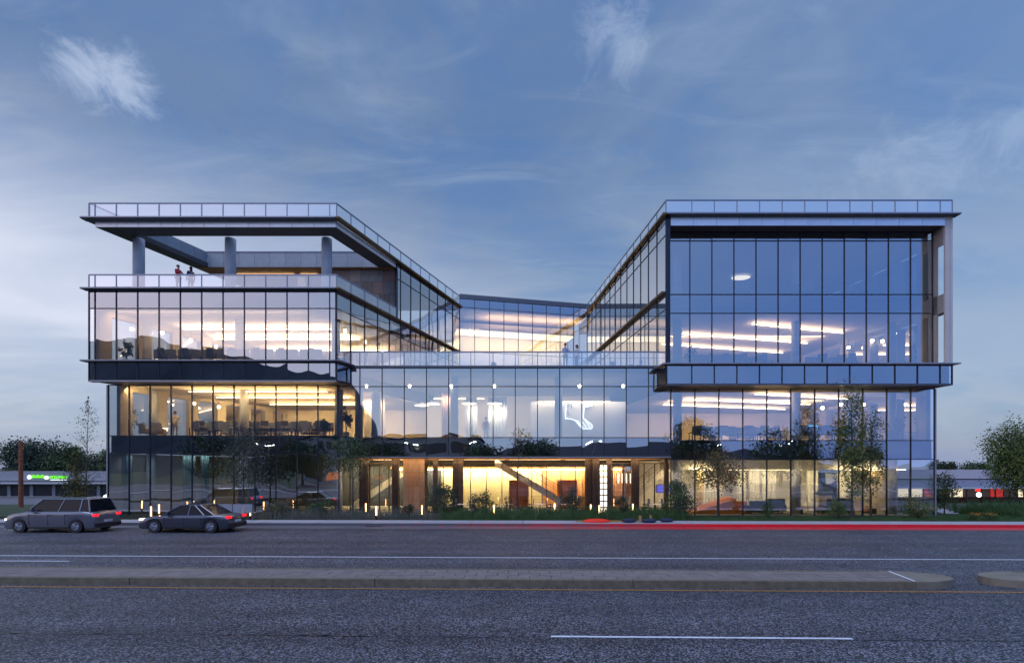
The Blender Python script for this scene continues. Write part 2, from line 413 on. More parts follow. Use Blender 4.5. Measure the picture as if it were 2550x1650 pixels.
# far kerb and footway: kerb stones with joints, then slabs
m_walk = mat('footway_concrete', (.40,.40,.42), .85, var=.10, vs=2, bump=.2, bs=60, rnd=.05)
m_kerbg = mat('far_kerb_concrete', (.20,.20,.215), .85, var=.15, vs=3, rnd=.05)
fk = link('far_kerb', None); tag(fk, kind='structure')
fw = link('footway', None); tag(fw, kind='structure')
for i in range(-24, 25):
    xa = i*3.05
    b = MB(); b.prism([rd(xa+.01,28.0), rd(xa+3.04,28.0), rd(xa+3.04,28.2), rd(xa+.01,28.2)], -.05, .15); b.build('kerb_stone', redfade(), fk)
    b = MB(); b.prism([rd(xa+.012,28.21), rd(xa+3.038,28.21), rd(xa+3.038,29.85), rd(xa+.012,29.85)], -.05, .15)
    b.build('paving_slab', m_walk, fw)
m_red = redfade()
b = MB()
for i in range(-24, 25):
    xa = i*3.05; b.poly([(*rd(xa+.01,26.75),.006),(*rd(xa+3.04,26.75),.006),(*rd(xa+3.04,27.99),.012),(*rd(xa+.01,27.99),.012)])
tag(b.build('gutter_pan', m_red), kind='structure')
b = MB(); b.prism([(-60,29.9+1.3),(60,29.9-1.3),(60,33.3),(29.4,33.3),(-28,33.3),(-60,33.3)], -.1, .10)
m_bed = mat('planting_soil', (.035,.035,.022), .95, var=.5, vs=4, bump=.5, bs=20)
tag(b.build('planting_bed', m_bed), kind='structure')
b = MB()
for i, (xa, xb) in enumerate(((32.2, 33.4), (33.4, 34.9))):
    b.poly([(xa,36+i*2.2,.02),(xa+1.1,36+i*2.2,.02),(xb+1.6,38.2+i*2.2,.02),(xb,38.2+i*2.2,.02)])
tag(b.build('garden_path', m_walk), kind='structure')

# ================================================================== THE OFFICE BUILDING
BO = (0, 33.4, 0)
BLD = thing('office_building', 'four storey glass office building with two wings round a raised terrace', 'office building', BO)
YF, YC = 32.0, 33.4                                 # front of the projecting boxes / front of the lower storeys
A = Vector((-11.62, YF)); B = Vector((-5.3, 49.1)); C = Vector((10.2, YF)); D = Vector((8.1, 52.1))
LD = (B-A)/(B-A).y                                  # how the left wing's sides run back (per metre of depth)
RD_ = (D-C)/(D-C).y
def onL(x, y): return (x+LD.x*(y-YF), y)            # x given at the front
def onR(x, y): return (x+RD_.x*(y-YF), y)
def part(name, x0, x1, y0, y1, z0, z1, m): return bx(name, x0, x1, y0, y1, z0, z1, m, BLD, BO)
def ppart(name, poly, z0, z1, m, parent=None):
    cx = sum(p[0] for p in poly)/len(poly); cy_ = sum(p[1] for p in poly)/len(poly); cz = (z0+z1)/2
    b = MB(); b.prism([(x-cx,y-cy_) for x,y in poly], z0-cz, z1-cz)
    return b.build(name, m, BLD, loc=(cx-BO[0], cy_-BO[1], cz))
def seg(name, P, Q, z0, z1, thick, m, out=0.):
    """a straight box from P to Q in plan, its outer face 'out' in front of the line"""
    P = Vector(P); Q = Vector(Q); d = Q-P; ln = d.length; u = d/ln; n = Vector((u.y, -u.x))
    c = (P+Q)/2 + n*(out-thick/2)
    me = boxmesh(ln, thick, z1-z0, m.name, [m])
    return link(name, me, BLD, (c.x-BO[0], c.y-BO[1], (z0+z1)/2), math.atan2(u.y, u.x))
PANES = {}
def pane(P, u, d0, d1, z0, z1, name, gm):
    n = Vector((u.y, -u.x)); w = d1-d0-.03; h = z1-z0-.03
    c = P+u*((d0+d1)/2)-n*.02
    key = (round(w,3), round(h,3), gm.name)
    if key not in PANES:
        b = MB(); b.box(-w/2,w/2,-.012,.012,-h/2,h/2); b.mi = [1,1,0,1,1,1]; PANES[key] = b.mesh('pane', [gm, clear])
    return link(name, PANES[key], BLD, (c.x-BO[0], c.y-BO[1], (z0+z1)/2), math.atan2(u.y, u.x)+random.gauss(0,.0016))
def facade(P, Q, dists, rows, mw=.055, md=.12, gm=None, proud=.035, mm=None, skip=None):
    P = Vector(P); Q = Vector(Q); u = (Q-P).normalized(); n = Vector((u.y,-u.x)); rz = math.atan2(u.y,u.x)
    zs = sorted({z for r in rows for z in r[:2]}); mm = mm or m_mull
    for r, (z0, z1, name) in enumerate(rows):
        for i in range(len(dists)-1):
            if skip and skip(i, r): continue
            pane(P, u, dists[i], dists[i+1], z0, z1, name, gm or GLASS)
    me = boxmesh(mw, md, zs[-1]-zs[0], mm.name, [mm])
    for d in dists:
        c = P+u*d+n*(proud-md/2); link('mullion', me, BLD, (c.x-BO[0], c.y-BO[1], (zs[0]+zs[-1])/2), rz)
    ln = dists[-1]-dists[0]; me2 = boxmesh(ln, md*.8, .055, mm.name, [mm])
    for z in zs:
        c = P+u*((dists[0]+dists[-1])/2)+n*(proud-.006-md*.4); link('transom', me2, BLD, (c.x-BO[0], c.y-BO[1], z), rz)

# ---- left wing: projecting upper box
XL0, XL1 = -28.0, A.x
dL = [0, .40] + [.40+1.412*i for i in range(1, 12)] + [XL1-XL0]
P0, P1 = Vector((XL0, YF)), Vector((XL1, YF))
facade(P0, P1, dL, [(10.50,13.94,'window_pane'), (13.94,15.12,'spandrel_pane')])
facade(P0, P1, dL, [(9.20,10.38,'spandrel_pane')])
facade(P0, P1, dL, [(15.24,16.15,'parapet_pane')], mw=.045, md=.05, gm=GRAIL, mm=m_rail)
sideL = [0, 1.45] + [1.45+1.525*i for i in range(1, 12)]
LAB = (B-A).length
sideL = [d for d in sideL if d < LAB-.5]+[LAB]
facade(A, B, sideL, [(10.50,13.94,'window_pane'), (13.94,15.12,'spandrel_pane')], proud=.03)
dq = 7.0                                            # where the roof terrace ends and the top storey begins
facade(A, B, [d for d in sideL if d < dq]+[dq], [(15.24,16.15,'parapet_pane')], mw=.045, md=.05, gm=GRAIL, mm=m_rail)
facade(A, B, [dq]+[d for d in sideL if d > dq+.5], [(15.24,18.55,'window_pane'), (18.55,19.68,'window_pane')], proud=.03)
facade(A, Vector((A.x+LD.x*1.4, 33.4)), [0, 1.45], [(9.20,10.38,'spandrel_pane')])
# ledges
def ledge_ring(path, z0, z1, out, m, th=.5):
    for P, Q in zip(path[:-1], path[1:]): seg('ledge', P, Q, z0, z1, th, m, out)
for z0, z1 in ((15.13, 15.23), (10.39, 10.49)):
    seg('ledge', (XL0-.30, YF), (XL1+.02, YF), z0, z1, .5, m_ledge, .36)
    seg('ledge', (XL0-.28, YF-.365), (XL1+.05, YF-.365), z0+.015, z1-.015, .03, m_ledge_pale, .03)
seg('ledge', A+Vector((.01,-.3)), B, 15.12, 15.225, .42, m_bronze, .30)
seg('ledge', A+Vector((.01,-.3)), A+LD*1.4, 10.395, 10.485, .42, m_ledge, .30)
seg('ledge', (XL0-.02, YF), (XL1, YF), 9.10, 9.19, .4, m_ledge_pale, .06)
# slabs, ceilings
LWu = [(XL0+.04, YF+.12), (A.x-.14, YF+.12), (onL(A.x-.14, 49)), (onL(XL0+.1, 49))]
def wing_poly(x0, x1, y0, y1, on): return [on(x0,y0), on(x1,y0), on(x1,y1), on(x0,y1)]
LWl = [(-27.8, YC+.14), (-12.0, YC+.14), onL(-12.0, 49), onL(XL0+.1, 49)]
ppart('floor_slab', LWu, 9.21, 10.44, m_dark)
ppart('carpet', wing_poly(XL0+.2, A.x-.2, YF+.2, 48.5, onL), 10.445, 10.46, m_floor)
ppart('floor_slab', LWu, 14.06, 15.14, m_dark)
ppart('ceiling', wing_poly(XL0+.25, A.x-.25, YF+.25, 48.5, onL), 14.0, 14.055, m_ceil)
ppart('terrace_floor', wing_poly(XL0+.1, A.x-.1, YF+.1, 48.5, onL), 15.145, 15.44, m_slab)
ppart('ceiling', [(-27.6, YC+.3), (-12.0, YC+.3), onL(-12.0, 48.5), onL(XL0+.1, 48.5)], 9.12, 9.205, m_ceil)
ppart('soffit', [(XL0+.05, YF+.1), (A.x-.05, YF+.1), (A.x+.5, YC), (XL0+.6, YC)], 9.13, 9.195, m_soff)
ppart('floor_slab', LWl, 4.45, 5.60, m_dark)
ppart('carpet', [(-27.6, YC+.2), (-12.0, YC+.2), onL(-12.0, 48.5), onL(XL0+.1, 48.5)], 5.605, 5.625, m_floor)
ppart('floor_slab', LWl, -.3, .12, m_slab)
# interior back walls of the left wing
def backwall(x0, x1, y, z0, z1, m): return part('interior_wall', x0, x1, y, y+.15, z0, z1, m)
backwall(-22.5, -5.6, 48.3, 10.46, 14.0, m_wall)
backwall(-22.5, -6.2, 47.3, 5.63, 9.12, m_wall)
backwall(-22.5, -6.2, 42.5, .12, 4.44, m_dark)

# outer side wall with piers and tall windows
def sidewall(on, x0, y0, y1, z0, z1, flip, zt=.35, period=2.3, pw=.75):
    n = int((y1-y0)/period)
    for i in range(n+1):
        ya = y0+i*period; P = Vector(on(x0, ya)); Q = Vector(on(x0, min(ya+pw, y1)))
        if flip: P, Q = Q, P
        seg('pier', P, Q, z0, z1, .35, m_pier, 0)
        if i < n:
            P = Vector(on(x0, ya+pw)); Q = Vector(on(x0, ya+period))
            if flip: P, Q = Q, P
            seg('lintel', P, Q, z1-zt, z1, .3, m_pier, -.02)
            u = (Q-P).normalized(); pane(P, u, 0, (Q-P).length, z0+.02, z1-zt-.02, 'window_pane', GLOW)
sidewall(onL, XL0+.05, YF+.3, 48, 10.46, 14.0, True)
sidewall(onL, XL0+.0, YC+.15, 48, 5.63, 9.12, True)
seg('end_wall', Vector(onL(XL0, 48)), (XL0, YF+.1), 9.2, 10.4, .2, m_pier)
seg('end_wall', Vector(onL(XL0, 48)), (XL0, YF+.1), 14.0, 15.1, .2, m_pier)
seg('end_wall', Vector(onL(XL0, 48)), (XL0+.05, YC+.1), .1, 4.4, .2, m_pier)

# ---- left wing roof canopy: a ring beam round an opening, on columns
ZS, ZR = 19.37, 19.72
def uv(u, v): return (XL0+u+LD.x*v, YF+v)
UW = A.x-XL0
op = (1.45, 15.0, 1.35, 6.45)
ppart('roof_canopy', [uv(.35,.15), uv(UW-.1,.15), uv(UW-.1,op[2]), uv(.35,op[2])], ZS, ZR, m_soff)
ppart('roof_canopy', [uv(.35,op[2]), uv(op[0],op[2]), uv(op[0],op[3]), uv(.35,op[3])], ZS, ZR, m_soff)
ppart('roof_canopy', [uv(op[1],op[2]), uv(UW-.1,op[2]), uv(UW-.1,op[3]), uv(op[1],op[3])], ZS, ZR, m_soff)
ppart('roof_slab', [uv(.35,op[3]), uv(UW-.12,op[3]), uv(UW-.12,17), uv(.35,17)], ZS+.03, ZR, m_soff)
ppart('wood_soffit', [uv(.5,op[3]+.02), uv(UW-.3,op[3]+.02), uv(UW-.3,16.8), uv(.5,16.8)], ZS-.03, ZS+.02, m_wood)
for i in range(11):                                 # fascia panels
    xa = lerp(XL0+.36, XL1-.06, i/11); xb = lerp(XL0+.36, XL1-.06, (i+1)/11)
    part('fascia_panel', xa+.01, xb-.01, YF+.06, YF+.145, ZS-.01, 19.74, m_fascia)
for i in range(11):
    P = A+LD*lerp(.1, 17, i/11)-Vector((.1,0)); Q = A+LD*lerp(.1, 17, (i+1)/11)-Vector((.1,0))
    seg('fascia_panel', P, Q, ZS-.005, 19.74, .08, m_fascia, .05)
seg('fascia_panel', uv(.33,17), uv(.33,.1), ZS-.005, 19.74, .08, m_fascia, .05)
seg('ledge', (XL0-.30, YF), (XL1+.02, YF), 19.75, 19.86, .5, m_ledge, .36)
seg('ledge', (XL0-.28, YF-.365), (XL1+.05, YF-.365), 19.77, 19.85, .03, m_ledge_pale, .03)
seg('ledge', uv(-.0,17), (XL0-.02, YF-.3), 19.755, 19.855, .5, m_ledge, .36)
seg('ledge', A+Vector((.01,-.3)), B, 19.745, 19.855, .42, m_bronze, .30)
facade(P0, P1, dL, [(19.90,20.88,'parapet_pane')], mw=.045, md=.05, gm=GRAIL, mm=m_rail)
facade(A, B, sideL, [(19.90,20.88,'parapet_pane')], mw=.045, md=.05, gm=GRAIL, mm=m_rail)
facade(uv(0,17), P0, [0]+[1.5*i for i in range(1,12)]+[18.05], [(19.90,20.88,'parapet_pane')], mw=.045, md=.05, gm=GRAIL, mm=m_rail)
for P, Q in ((P0,P1),(A,B),(Vector(uv(0,17)),P0)): seg('rail', P, Q, 20.88, 20.94, .09, m_rail, .02)
for P, Q in ((P0,P1),(A,A+(B-A).normalized()*dq)): seg('rail', P, Q, 16.15, 16.21, .09, m_rail, .02)
# upstand panels round the opening
m_up = mat('upstand_metal', (.33,.35,.38), .45, .3, var=.08, rnd=.08)
for i in range(5):
    v0 = lerp(op[2], op[3], i/5); v1 = lerp(op[2], op[3], (i+1)/5)
    seg('upstand_panel', uv(op[0]-.02, v0+.01), uv(op[0]-.02, v1-.01), ZS+.01, 20.55, .06, m_up)
for i in range(11):
    u0 = lerp(op[0], op[1], i/11); u1 = lerp(op[0], op[1], (i+1)/11)
    seg('upstand_panel', uv(u0+.01, op[3]-.02), uv(u1-.01, op[3]-.02), ZS+.01, 20.55, .06, m_up)
seg('ledge', uv(op[0]-.1, op[3]-.04), uv(op[1]+.4, op[3]-.04), 20.555, 20.61, .16, m_rail, .03)
for cxp in (-26.05, -19.65, -12.93):                # round columns of the roof terrace
    b = MB(); b.cyl((0,0,-2.09), (0,0,2.09), .355, n=24); b.build('column', m_conc, BLD, True, (cxp-BO[0], 33.75-BO[1], 17.27))
# stone-clad end wall of the top storey
m_stone = [mat('stone_%s' % n, c, .7, var=.14, vs=2.5, bump=.2, bs=25) for n, c in (('umber',(.16,.115,.10)),('rust',(.22,.14,.115)),('slate',(.18,.16,.15)),('tan',(.26,.20,.16)))]
yS = 38.75; xr = onL(A.x-.12, yS)[0]; xl = xr-5.1
part('core_wall', xl, xr-.02, yS+.05, yS+.3, 15.18, ZS, m_dark)
zz = 15.2
for r, h in enumerate((1.0, 1.12, 1.0, 1.0)):
    x = xl
    while x < xr-.02:
        w = random.choice((.42,.58,.7,.9)); xe = min(x+w, xr-.02)
        part('stone_panel', x+.008, xe-.008, yS+random.uniform(-.015,.01), yS+.05, zz+.008, zz+h-.008, random.choice(m_stone)); x = xe
    zz += h
part('corner_post', xr-.1, xr+.1, yS-.12, yS+.25, 15.18, ZS, m_blackmetal)
part('core_wall', -22.5, xl, 44.4, 44.6, 15.18, ZS, m_dark)
part('linear_light', -22.6, -17.9, 39.7, 39.82, ZS-.10, ZS-.04, m_stripS)
part('linear_light', -17.35, -16.0, 39.7, 39.82, ZS-.10, ZS-.04, m_stripS)
b = MB(); b.cyl((0,0,-2.05), (0,0,2.05), .33, n=20); b.build('column', m_conc, BLD, True, (-17.6-BO[0], 40.5-BO[1], 17.25))

# ---- left wing: recessed storeys
dLL = [0]+[1.449*i for i in range(1, 12)]
Q0, Q1 = Vector((-27.9, YC)), Vector((-11.96, YC))
dLL[-1] = Q1.x-Q0.x
facade(Q0, Q1, dLL, [(5.62,9.12,'window_pane')])
facade(Q0, Q1, dLL, [(4.40,5.62,'spandrel_pane')])
facade(Q0, Q1, dLL, [(.10,4.40,'window_pane')])
# ---- centre block
CX = [-12.04+1.5333*i for i in range(16)]
c0, c1 = Vector((CX[0], YC)), Vector((CX[-1], YC)); dC = [x-CX[0] for x in CX]
facade(c0, c1, dC, [(5.50,9.02,'window_pane')])
facade(c0, c1, dC, [(9.02,10.30,'window_pane')])
facade(c0, c1, dC, [(4.20,5.50,'spandrel_pane')])
dCr = [d for d in dC if d < 22.3]+[22.6]
facade(Vector((CX[0], YC-.02)), c1, dCr, [(10.44,11.38,'parapet_pane')], mw=.05, md=.05, gm=GRAIL, mm=m_rail)
seg('rail', (CX[0], YC), (CX[0]+22.6, YC), 11.38, 11.45, .09, m_rail, .03)
seg('ledge', (CX[0]+.3, YC), (c1.x-.4, YC), 10.31, 10.43, .3, m_ledge, .16)
seg('edge_trim', (CX[0], YC), (c1.x, YC), 4.12, 4.19, .25, m_ledge_pale, .06)
cen = [(-12.0, YC+.14), (10.9, YC+.14), (9.6, 47), (-7.2, 47)]
ppart('floor_slab', [(-12.0, YC+.14), (10.9, YC+.14), (8.3, 52), (-5.5, 49.1)], 10.1, 10.38, m_slab)
ppart('ceiling', [(-11.9, YC+.3), (10.9, YC+.3), (9.9, 46.5), (-7.4, 46.5)], 10.04, 10.095, mat('dark_ceiling', (.22,.22,.22), .8))
ppart('floor_slab', cen, 4.28, 5.44, m_dark)
ppart('carpet', cen, 5.445, 5.47, m_floor)
ppart('wood_soffit', [(-12.0, YC+.05), (10.92, YC+.05), (10.4, 41), (-10.6, 41)], 4.14, 4.275, m_wood)
ppart('floor_slab', [(-12.0, YC+.1), (10.9, YC+.1), (9.9, 47), (-7.4, 47)], -.3, .11, m_slab)
backwall(-7.9, 9.8, 44.5, 5.47, 10.04, m_wallw)
part('terrace_deck', -11.2, 9.2, YC+.2, 48.9, 10.385, 10.41, mat('terrace_paving', (.35,.34,.34), .8, var=.1))

# ---- right wing: projecting upper frame
XR0, XR1 = C.x, 29.13
dRb = [0, 1.70]+[1.70+1.4937*i for i in range(1, 12)]+[XR1-XR0]
E0, E1 = Vector((XR0, YF)), Vector((XR1, YF))
facade(E0, E1, dRb, [(8.95,10.20,'spandrel_pane')])
facade(E0, E1, dRb, [(20.16,21.08,'parapet_pane')], mw=.045, md=.05, gm=GRAIL, mm=m_rail)
YG = 32.9; xg0, xg1 = 10.60, 28.62
dRg = [(xg1-xg0)*i/12 for i in range(13)]
G0, G1 = Vector((xg0, YG)), Vector((xg1, YG))
facade(G0, G1, dRg, [(10.30,13.91,'window_pane')])
facade(G0, G1, dRg, [(13.91,15.19,'spandrel_pane')])
facade(G0, G1, dRg, [(15.19,18.83,'window_pane'), (18.83,19.40,'spandrel_pane')])
for i in range(12):
    xa = lerp(XR0+.30, 28.66, i/12); xb = lerp(XR0+.30, 28.66, (i+1)/12)
    part('fascia_panel', xa+.008, xb-.008, YF-.02, YF+.08, 19.42, 19.98, m_fascia)
ppart('soffit', [(XR0+.2, YF+.09), (28.66, YF+.09), (28.66, YG+.3), (XR0+.2, YG+.3)], 19.43, 19.98, m_soff)
part('frame_post', XR0-.02, XR0+.27, YF-.03, YF+.12, 10.28, 19.99, m_mull)
part('frame_post', 28.98, XR1+.02, YF-.03, YF+.14, 10.28, 20.0, m_white)
part('frame_post', 28.66, 28.96, YF-.02, YF+.10, 10.28, 20.0, m_white)
m_jamb = mat('jamb_panel', (.40,.37,.35), .5, var=.06)
for z0, z1 in ((10.28,10.42), (13.72,14.95), (18.2,19.43)):
    part('jamb_panel', 28.64, 28.70, YF+.11, YG+.05, z0, z1, m_jamb)
part('jamb_panel', 28.64, 28.70, YF+.55, YG+.05, 10.42, 18.2, m_jamb)
part('end_wall', 29.05, 29.13, YF+.15, YG+.1, 13.72, 14.95, m_jamb)
seg('ledge', (XR0-.02, YF), (XR1+.28, YF), 20.0, 20.12, .5, m_ledge, .36)
seg('ledge', (XR0-.05, YF-.365), (XR1+.28, YF-.365), 20.02, 20.11, .03, m_ledge_pale, .03)
seg('ledge', (XR0-.02, YF), (XR1+.28, YF), 10.21, 10.29, 1.2, m_ledge_pale, .36)
seg('ledge', (XR0, YF), (XR1+.01, YF), 8.86, 8.945, .4, m_ledge, .05)
seg('rail', (XR0, YF), (XR1, YF), 21.08, 21.14, .09, m_rail, .02)
# inner side of the right wing
Dp, Cp = D, C
LCD = (C-D).length; dR = [0]+[LCD-1.53*i for i in range(13, 0, -1) if LCD-1.53*i > .5]+[LCD]
facade(Dp, Cp, dR, [(10.30,13.91,'window_pane'), (13.91,14.95,'spandrel_pane')], proud=.03, gm=CGL)
facade(Dp, Cp, dR, [(15.09,18.83,'window_pane'), (18.83,19.98,'spandrel_pane')], proud=.03, gm=CGL)
facade(Dp, Cp, dR, [(20.16,21.08,'parapet_pane')], mw=.045, md=.05, gm=GRAIL, mm=m_rail)
seg('rail', D, C, 21.08, 21.14, .09, m_rail, .02)
seg('ledge', D, C+Vector((0,-.3)), 20.0, 20.13, .42, m_bronze, .30)
seg('ledge', D, C+Vector((0,.02)), 14.97, 15.08, .42, m_bronze, .30)
facade(Vector(onR(XR0, 33.4)), C, [0, 1.4], [(8.95,10.20,'spandrel_pane')])
seg('ledge', Vector(onR(XR0, 33.6)), C+Vector((0,-.3)), 10.215, 10.285, .5, m_ledge_pale, .30)
RWu = [(XR0+.14, YG+.1), (28.6, YG+.1), onR(28.9, 56), onR(XR0+.14, 56)]
def rpoly(x0, x1, y0, y1): return [onR(x0,y0), onR(x1,y0), onR(x1,y1), onR(x0,y1)]
ppart('floor_slab', [(XR0+.1, YF+.1), (XR1-.1, YF+.1), onR(XR1-.1, 56), onR(XR0+.1, 56)], 8.96, 10.20, m_dark)
ppart('carpet', rpoly(XR0+.2, 28.8, YG+.1, 55.5), 10.215, 10.26, m_floor)
ppart('floor_slab', RWu, 14.02, 15.12, m_dark)
ppart('ceiling', rpoly(XR0+.25, 28.7, YG+.2, 55.5), 13.96, 14.015, m_ceil)
ppart('carpet', rpoly(XR0+.2, 28.7, YG+.2, 55.5), 15.125, 15.15, m_floor)
ppart('roof_slab', [(XR0+.1, YG+.35), (28.6, YG+.35), onR(28.9, 56), onR(XR0+.12, 56)], 18.95, 19.96, m_dark)
ppart('ceiling', rpoly(XR0+.25, 28.7, YG+.4, 55.5), 18.89, 18.945, mat('dim_ceiling', (.30,.30,.32), .8))
backwall(10.3, 27.2, 50.5, 10.26, 13.96, m_wall)
backwall(10.3, 27.2, 50.5, 15.15, 18.89, m_wallw)
backwall(9.9, 27.2, 47.5, 5.35, 8.85, m_wall)
sidewall(onR, 28.95, YG+.3, 50, 10.26, 13.96, False)
sidewall(onR, 28.95, YG+.3, 50, 15.15, 18.89, False)
sidewall(onR, 29.2, YC+.15, 47.5, 5.35, 8.85, False)
seg('end_wall', (29.05, YF+.2), Vector(onR(29.05, 50)), 8.95, 10.2, .2, m_white)
# recessed storeys of the right wing
H0, H1 = Vector((c1.x+.02, YC)), Vector((29.20, YC)); dRL = [(H1.x-H0.x)*i/11 for i in range(12)]
facade(H0, H1, dRL, [(5.30,8.86,'window_pane')])
facade(H0, H1, dRL, [(4.00,5.30,'spandrel_pane')])
facade(H0, H1, dRL, [(.10,4.00,'window_pane')])
RWl = [(10.95, YC+.14), (29.1, YC+.14), onR(29.1, 48), onR(10.95, 48)]
ppart('soffit', [(XR0+.05, YF+.1), (XR1-.05, YF+.1), (XR1-.05, YC-.02), (XR0+.05, YC-.02)], 8.865, 8.955, m_soff)
ppart('ceiling', RWl, 8.82, 8.88, m_ceil)
ppart('floor_slab', RWl, 4.04, 5.28, m_dark)
ppart('carpet', RWl, 5.285, 5.31, m_floor)
ppart('floor_slab', RWl, -.3, .08, m_slab)
part('corner_post', 29.18, 29.28, YC-.05, YC+.1, .05, 8.86, m_ledge_pale)
part('corner_post', -27.99, -27.9, YC-.05, YC+.1, .05, 9.12, m_ledge_pale)
part('interior_wall', 10.95, 26.5, 41.8, 41.95, .08, 4.04, m_wallw)
part('end_wall', 28.9, 29.1, 36.5, 42, .08, 4.0, m_pier)

# ---- back of the court
BD = (D-B); nb = int(BD.length/1.52); dB = [BD.length*i/nb for i in range(nb+1)]
facade(B, D, dB, [(10.45,15.3,'window_pane'), (15.3,19.80,'window_pane'), (19.80,20.65,'spandrel_pane')], proud=.03)
un = BD.normalized(); nn_ = Vector((un.y,-un.x))
Bb = B-nn_*.45; Db = D-nn_*.45+un*7; m_screen = mat('screen_metal', (.22,.225,.25), .45, .5, var=.08)
b = MB(); ns = 150; Ls = (Db-Bb).length
for i in range(ns):                                  # standing-rib metal screen
    p = Bb+un*(Ls*(i+.5)/ns); b.obox((p.x-BO[0], p.y-BO[1], 21.0), (Ls/ns*.55, .10, .62), math.atan2(un.y, un.x))
p = (Bb+Db)/2; b.obox((p.x-BO[0], p.y+.06-BO[1], 21.0), (Ls, .04, .62), math.atan2(un.y, un.x))
tag(b.build('ribbed_screen', m_screen, BLD), kind='stuff')
def backpoly(d0, d1, z0, z1, name, m):
    q = [B-nn_*d0+un*.1, D-nn_*d0-un*.1, D-nn_*d1-un*.1, B-nn_*d1+un*.1]
    ppart(name, [tuple(v) for v in q], z0, z1, m)
backpoly(.2, 9, 19.82, 20.6, 'roof_slab', m_dark); backpoly(.3, 9, 19.7, 19.81, 'ceiling', m_ceil)
backpoly(.2, 9, 9.9, 10.42, 'floor_slab', m_slab)
backpoly(8.8, 9.0, 10.42, 19.7, 'interior_wall', m_wall)
backpoly(3.4, 9, 18.75, 19.3, 'floor_slab', m_ceil)
m_lumi = mat('added_glow_panel', (1,1,1), em=(1.0,.80,.50), es=2.0)
backpoly(4.0, 6.2, 18.66, 18.72, 'linear_light', m_lumi)  # glowing panel added to brighten the room behind the court
backpoly(6.4, 6.55, 10.42, 18.7, 'interior_wall', m_wall)

# ---- linear lights: lit strips, plus unseen area lights added to brighten ceilings and walls
def wash(P, Q, z, power, w=.3, direction=(0,0,1), col=(1.0,.64,.32)):
    P = Vector(P); Q = Vector(Q); d = Q-P
    ld = bpy.data.lights.new('added_wash','AREA'); ld.shape = 'RECTANGLE'; ld.size = d.length; ld.size_y = w
    ld.energy = power; ld.color = col
    o = bpy.data.objects.new('added_wash', ld); COL.objects.link(o); o.parent = BLD
    zz = Vector(direction).normalized(); xx = Vector((d.x,d.y,0)).normalized(); yy = (-zz).cross(xx).normalized()
    m = Matrix((xx, yy, -zz)).transposed()
    o.rotation_euler = m.to_euler(); c = (P+Q)/2; o.location = (c.x-BO[0], c.y-BO[1], z)
def light(P, Q, z, m=None, w=.10):
    P = Vector(P); Q = Vector(Q); d = Q-P; me = boxmesh(d.length, w, .05, (m or m_strip).name, [m or m_strip])
    c = (P+Q)/2; link('linear_light', me, BLD, (c.x-BO[0], c.y-BO[1], z), math.atan2(d.y, d.x))
for y, xa, xb in ((36.15,-24.6,-13.3),(38.9,-24.0,-12.3),(42.5,-21.5,-11.0)): light((xa,y),(xb,y+.1), 13.80); wash((xa,y),(xb,y+.1), 13.35, 330)
for y, xa, xb in ((35.2,-23.5,-13.5),(38.0,-23.2,-12.8),(42,-21,-11.5)): light((xa,y),(xb,y+.1), 8.96); wash((xa,y),(xb,y+.1), 8.45, 300, col=(1.0,.58,.22))
for (xa,ya),(xb,yb) in (((17.4,34.6),(25.6,36.9)),((13.2,37.1),(24.6,39.9)),((12.6,40.2),(24.4,43.2))):
    light((xa,ya),(xb,yb), 8.68); wash((xa,ya),(xb,yb), 8.15, 115); light((xa,ya+.4),(xb,yb+.4), 13.82); wash((xa,ya+.4),(xb,yb+.4), 13.35, 105)
wash((-11,37),(8,37), 9.2, 60)
wash((1.5,38.1),(9,38.1), 8.9, 110, direction=(0,.6,-1), col=(1,.80,.56)); wash((-11.6,37.6),(-10.2,37.6), 8.5, 60, direction=(0,.8,-1))
wash((-10.4,41.9),(2.4,41.9), 3.3, 620, direction=(0,1,-.9), col=(1.0,.82,.48)); wash((2.8,41.9),(9.6,41.9), 3.3, 420, direction=(0,1,-.9), col=(1,.78,.44))
wash((-11.3,36.0),(-8.0,36.0), 3.6, 150, direction=(.0,1,-1), col=(1,.75,.34))
wash((-11,35),(10.4,35), 3.75, 210, 1.2, col=(1,.72,.38)); wash((-11,37.5),(10,37.5), 3.7, 210, 1.2, col=(1,.72,.38))
wash((12,37),(27,37), 3.1, 420, .3, direction=(0,.8,-.6), col=(1,.74,.40)); wash((24.2,35.6),(27.2,35.6), 3.2, 130, .2, direction=(0,1,-.5), col=(1,.74,.36)); wash((13.2,35.6),(15,35.6), 3.2, 80, .2, direction=(0,1,-.5), col=(1,.74,.36))
wash((-5.6,53.2),(7.0,56.0), 18.3, 750, .8, direction=(0,.5,-1), col=(1,.76,.44)); wash((-3,52),(8,54), 18.6, 260, .4)
wash((-23,38.5),(-13,38.5), 8.9, 1100, direction=(0,1,-.5), col=(1,.66,.28)); wash((-27,33.75),(-14,33.75), 8.9, 330, direction=(0,1,-.8), col=(1,.66,.28))
wash((-23,38),(-13,38), 13.8, 800, direction=(0,1,-.5)); wash((-27,32.5),(-14,32.5), 13.8, 200, direction=(0,1,-.8)); wash((-11.8,33.7),(10.4,33.7), 4.0, 230, .15, direction=(0,.7,-1), col=(1,.72,.38))
wash((12.5,38.5),(25,38.5), 8.7, 800, direction=(0,1,-.5)); wash((12,33.8),(28,33.8), 3.9, 130, .15, direction=(0,.8,-1), col=(1,.74,.4)); wash((12.5,38.5),(25,38.5), 13.8, 560, direction=(0,1,-.5))
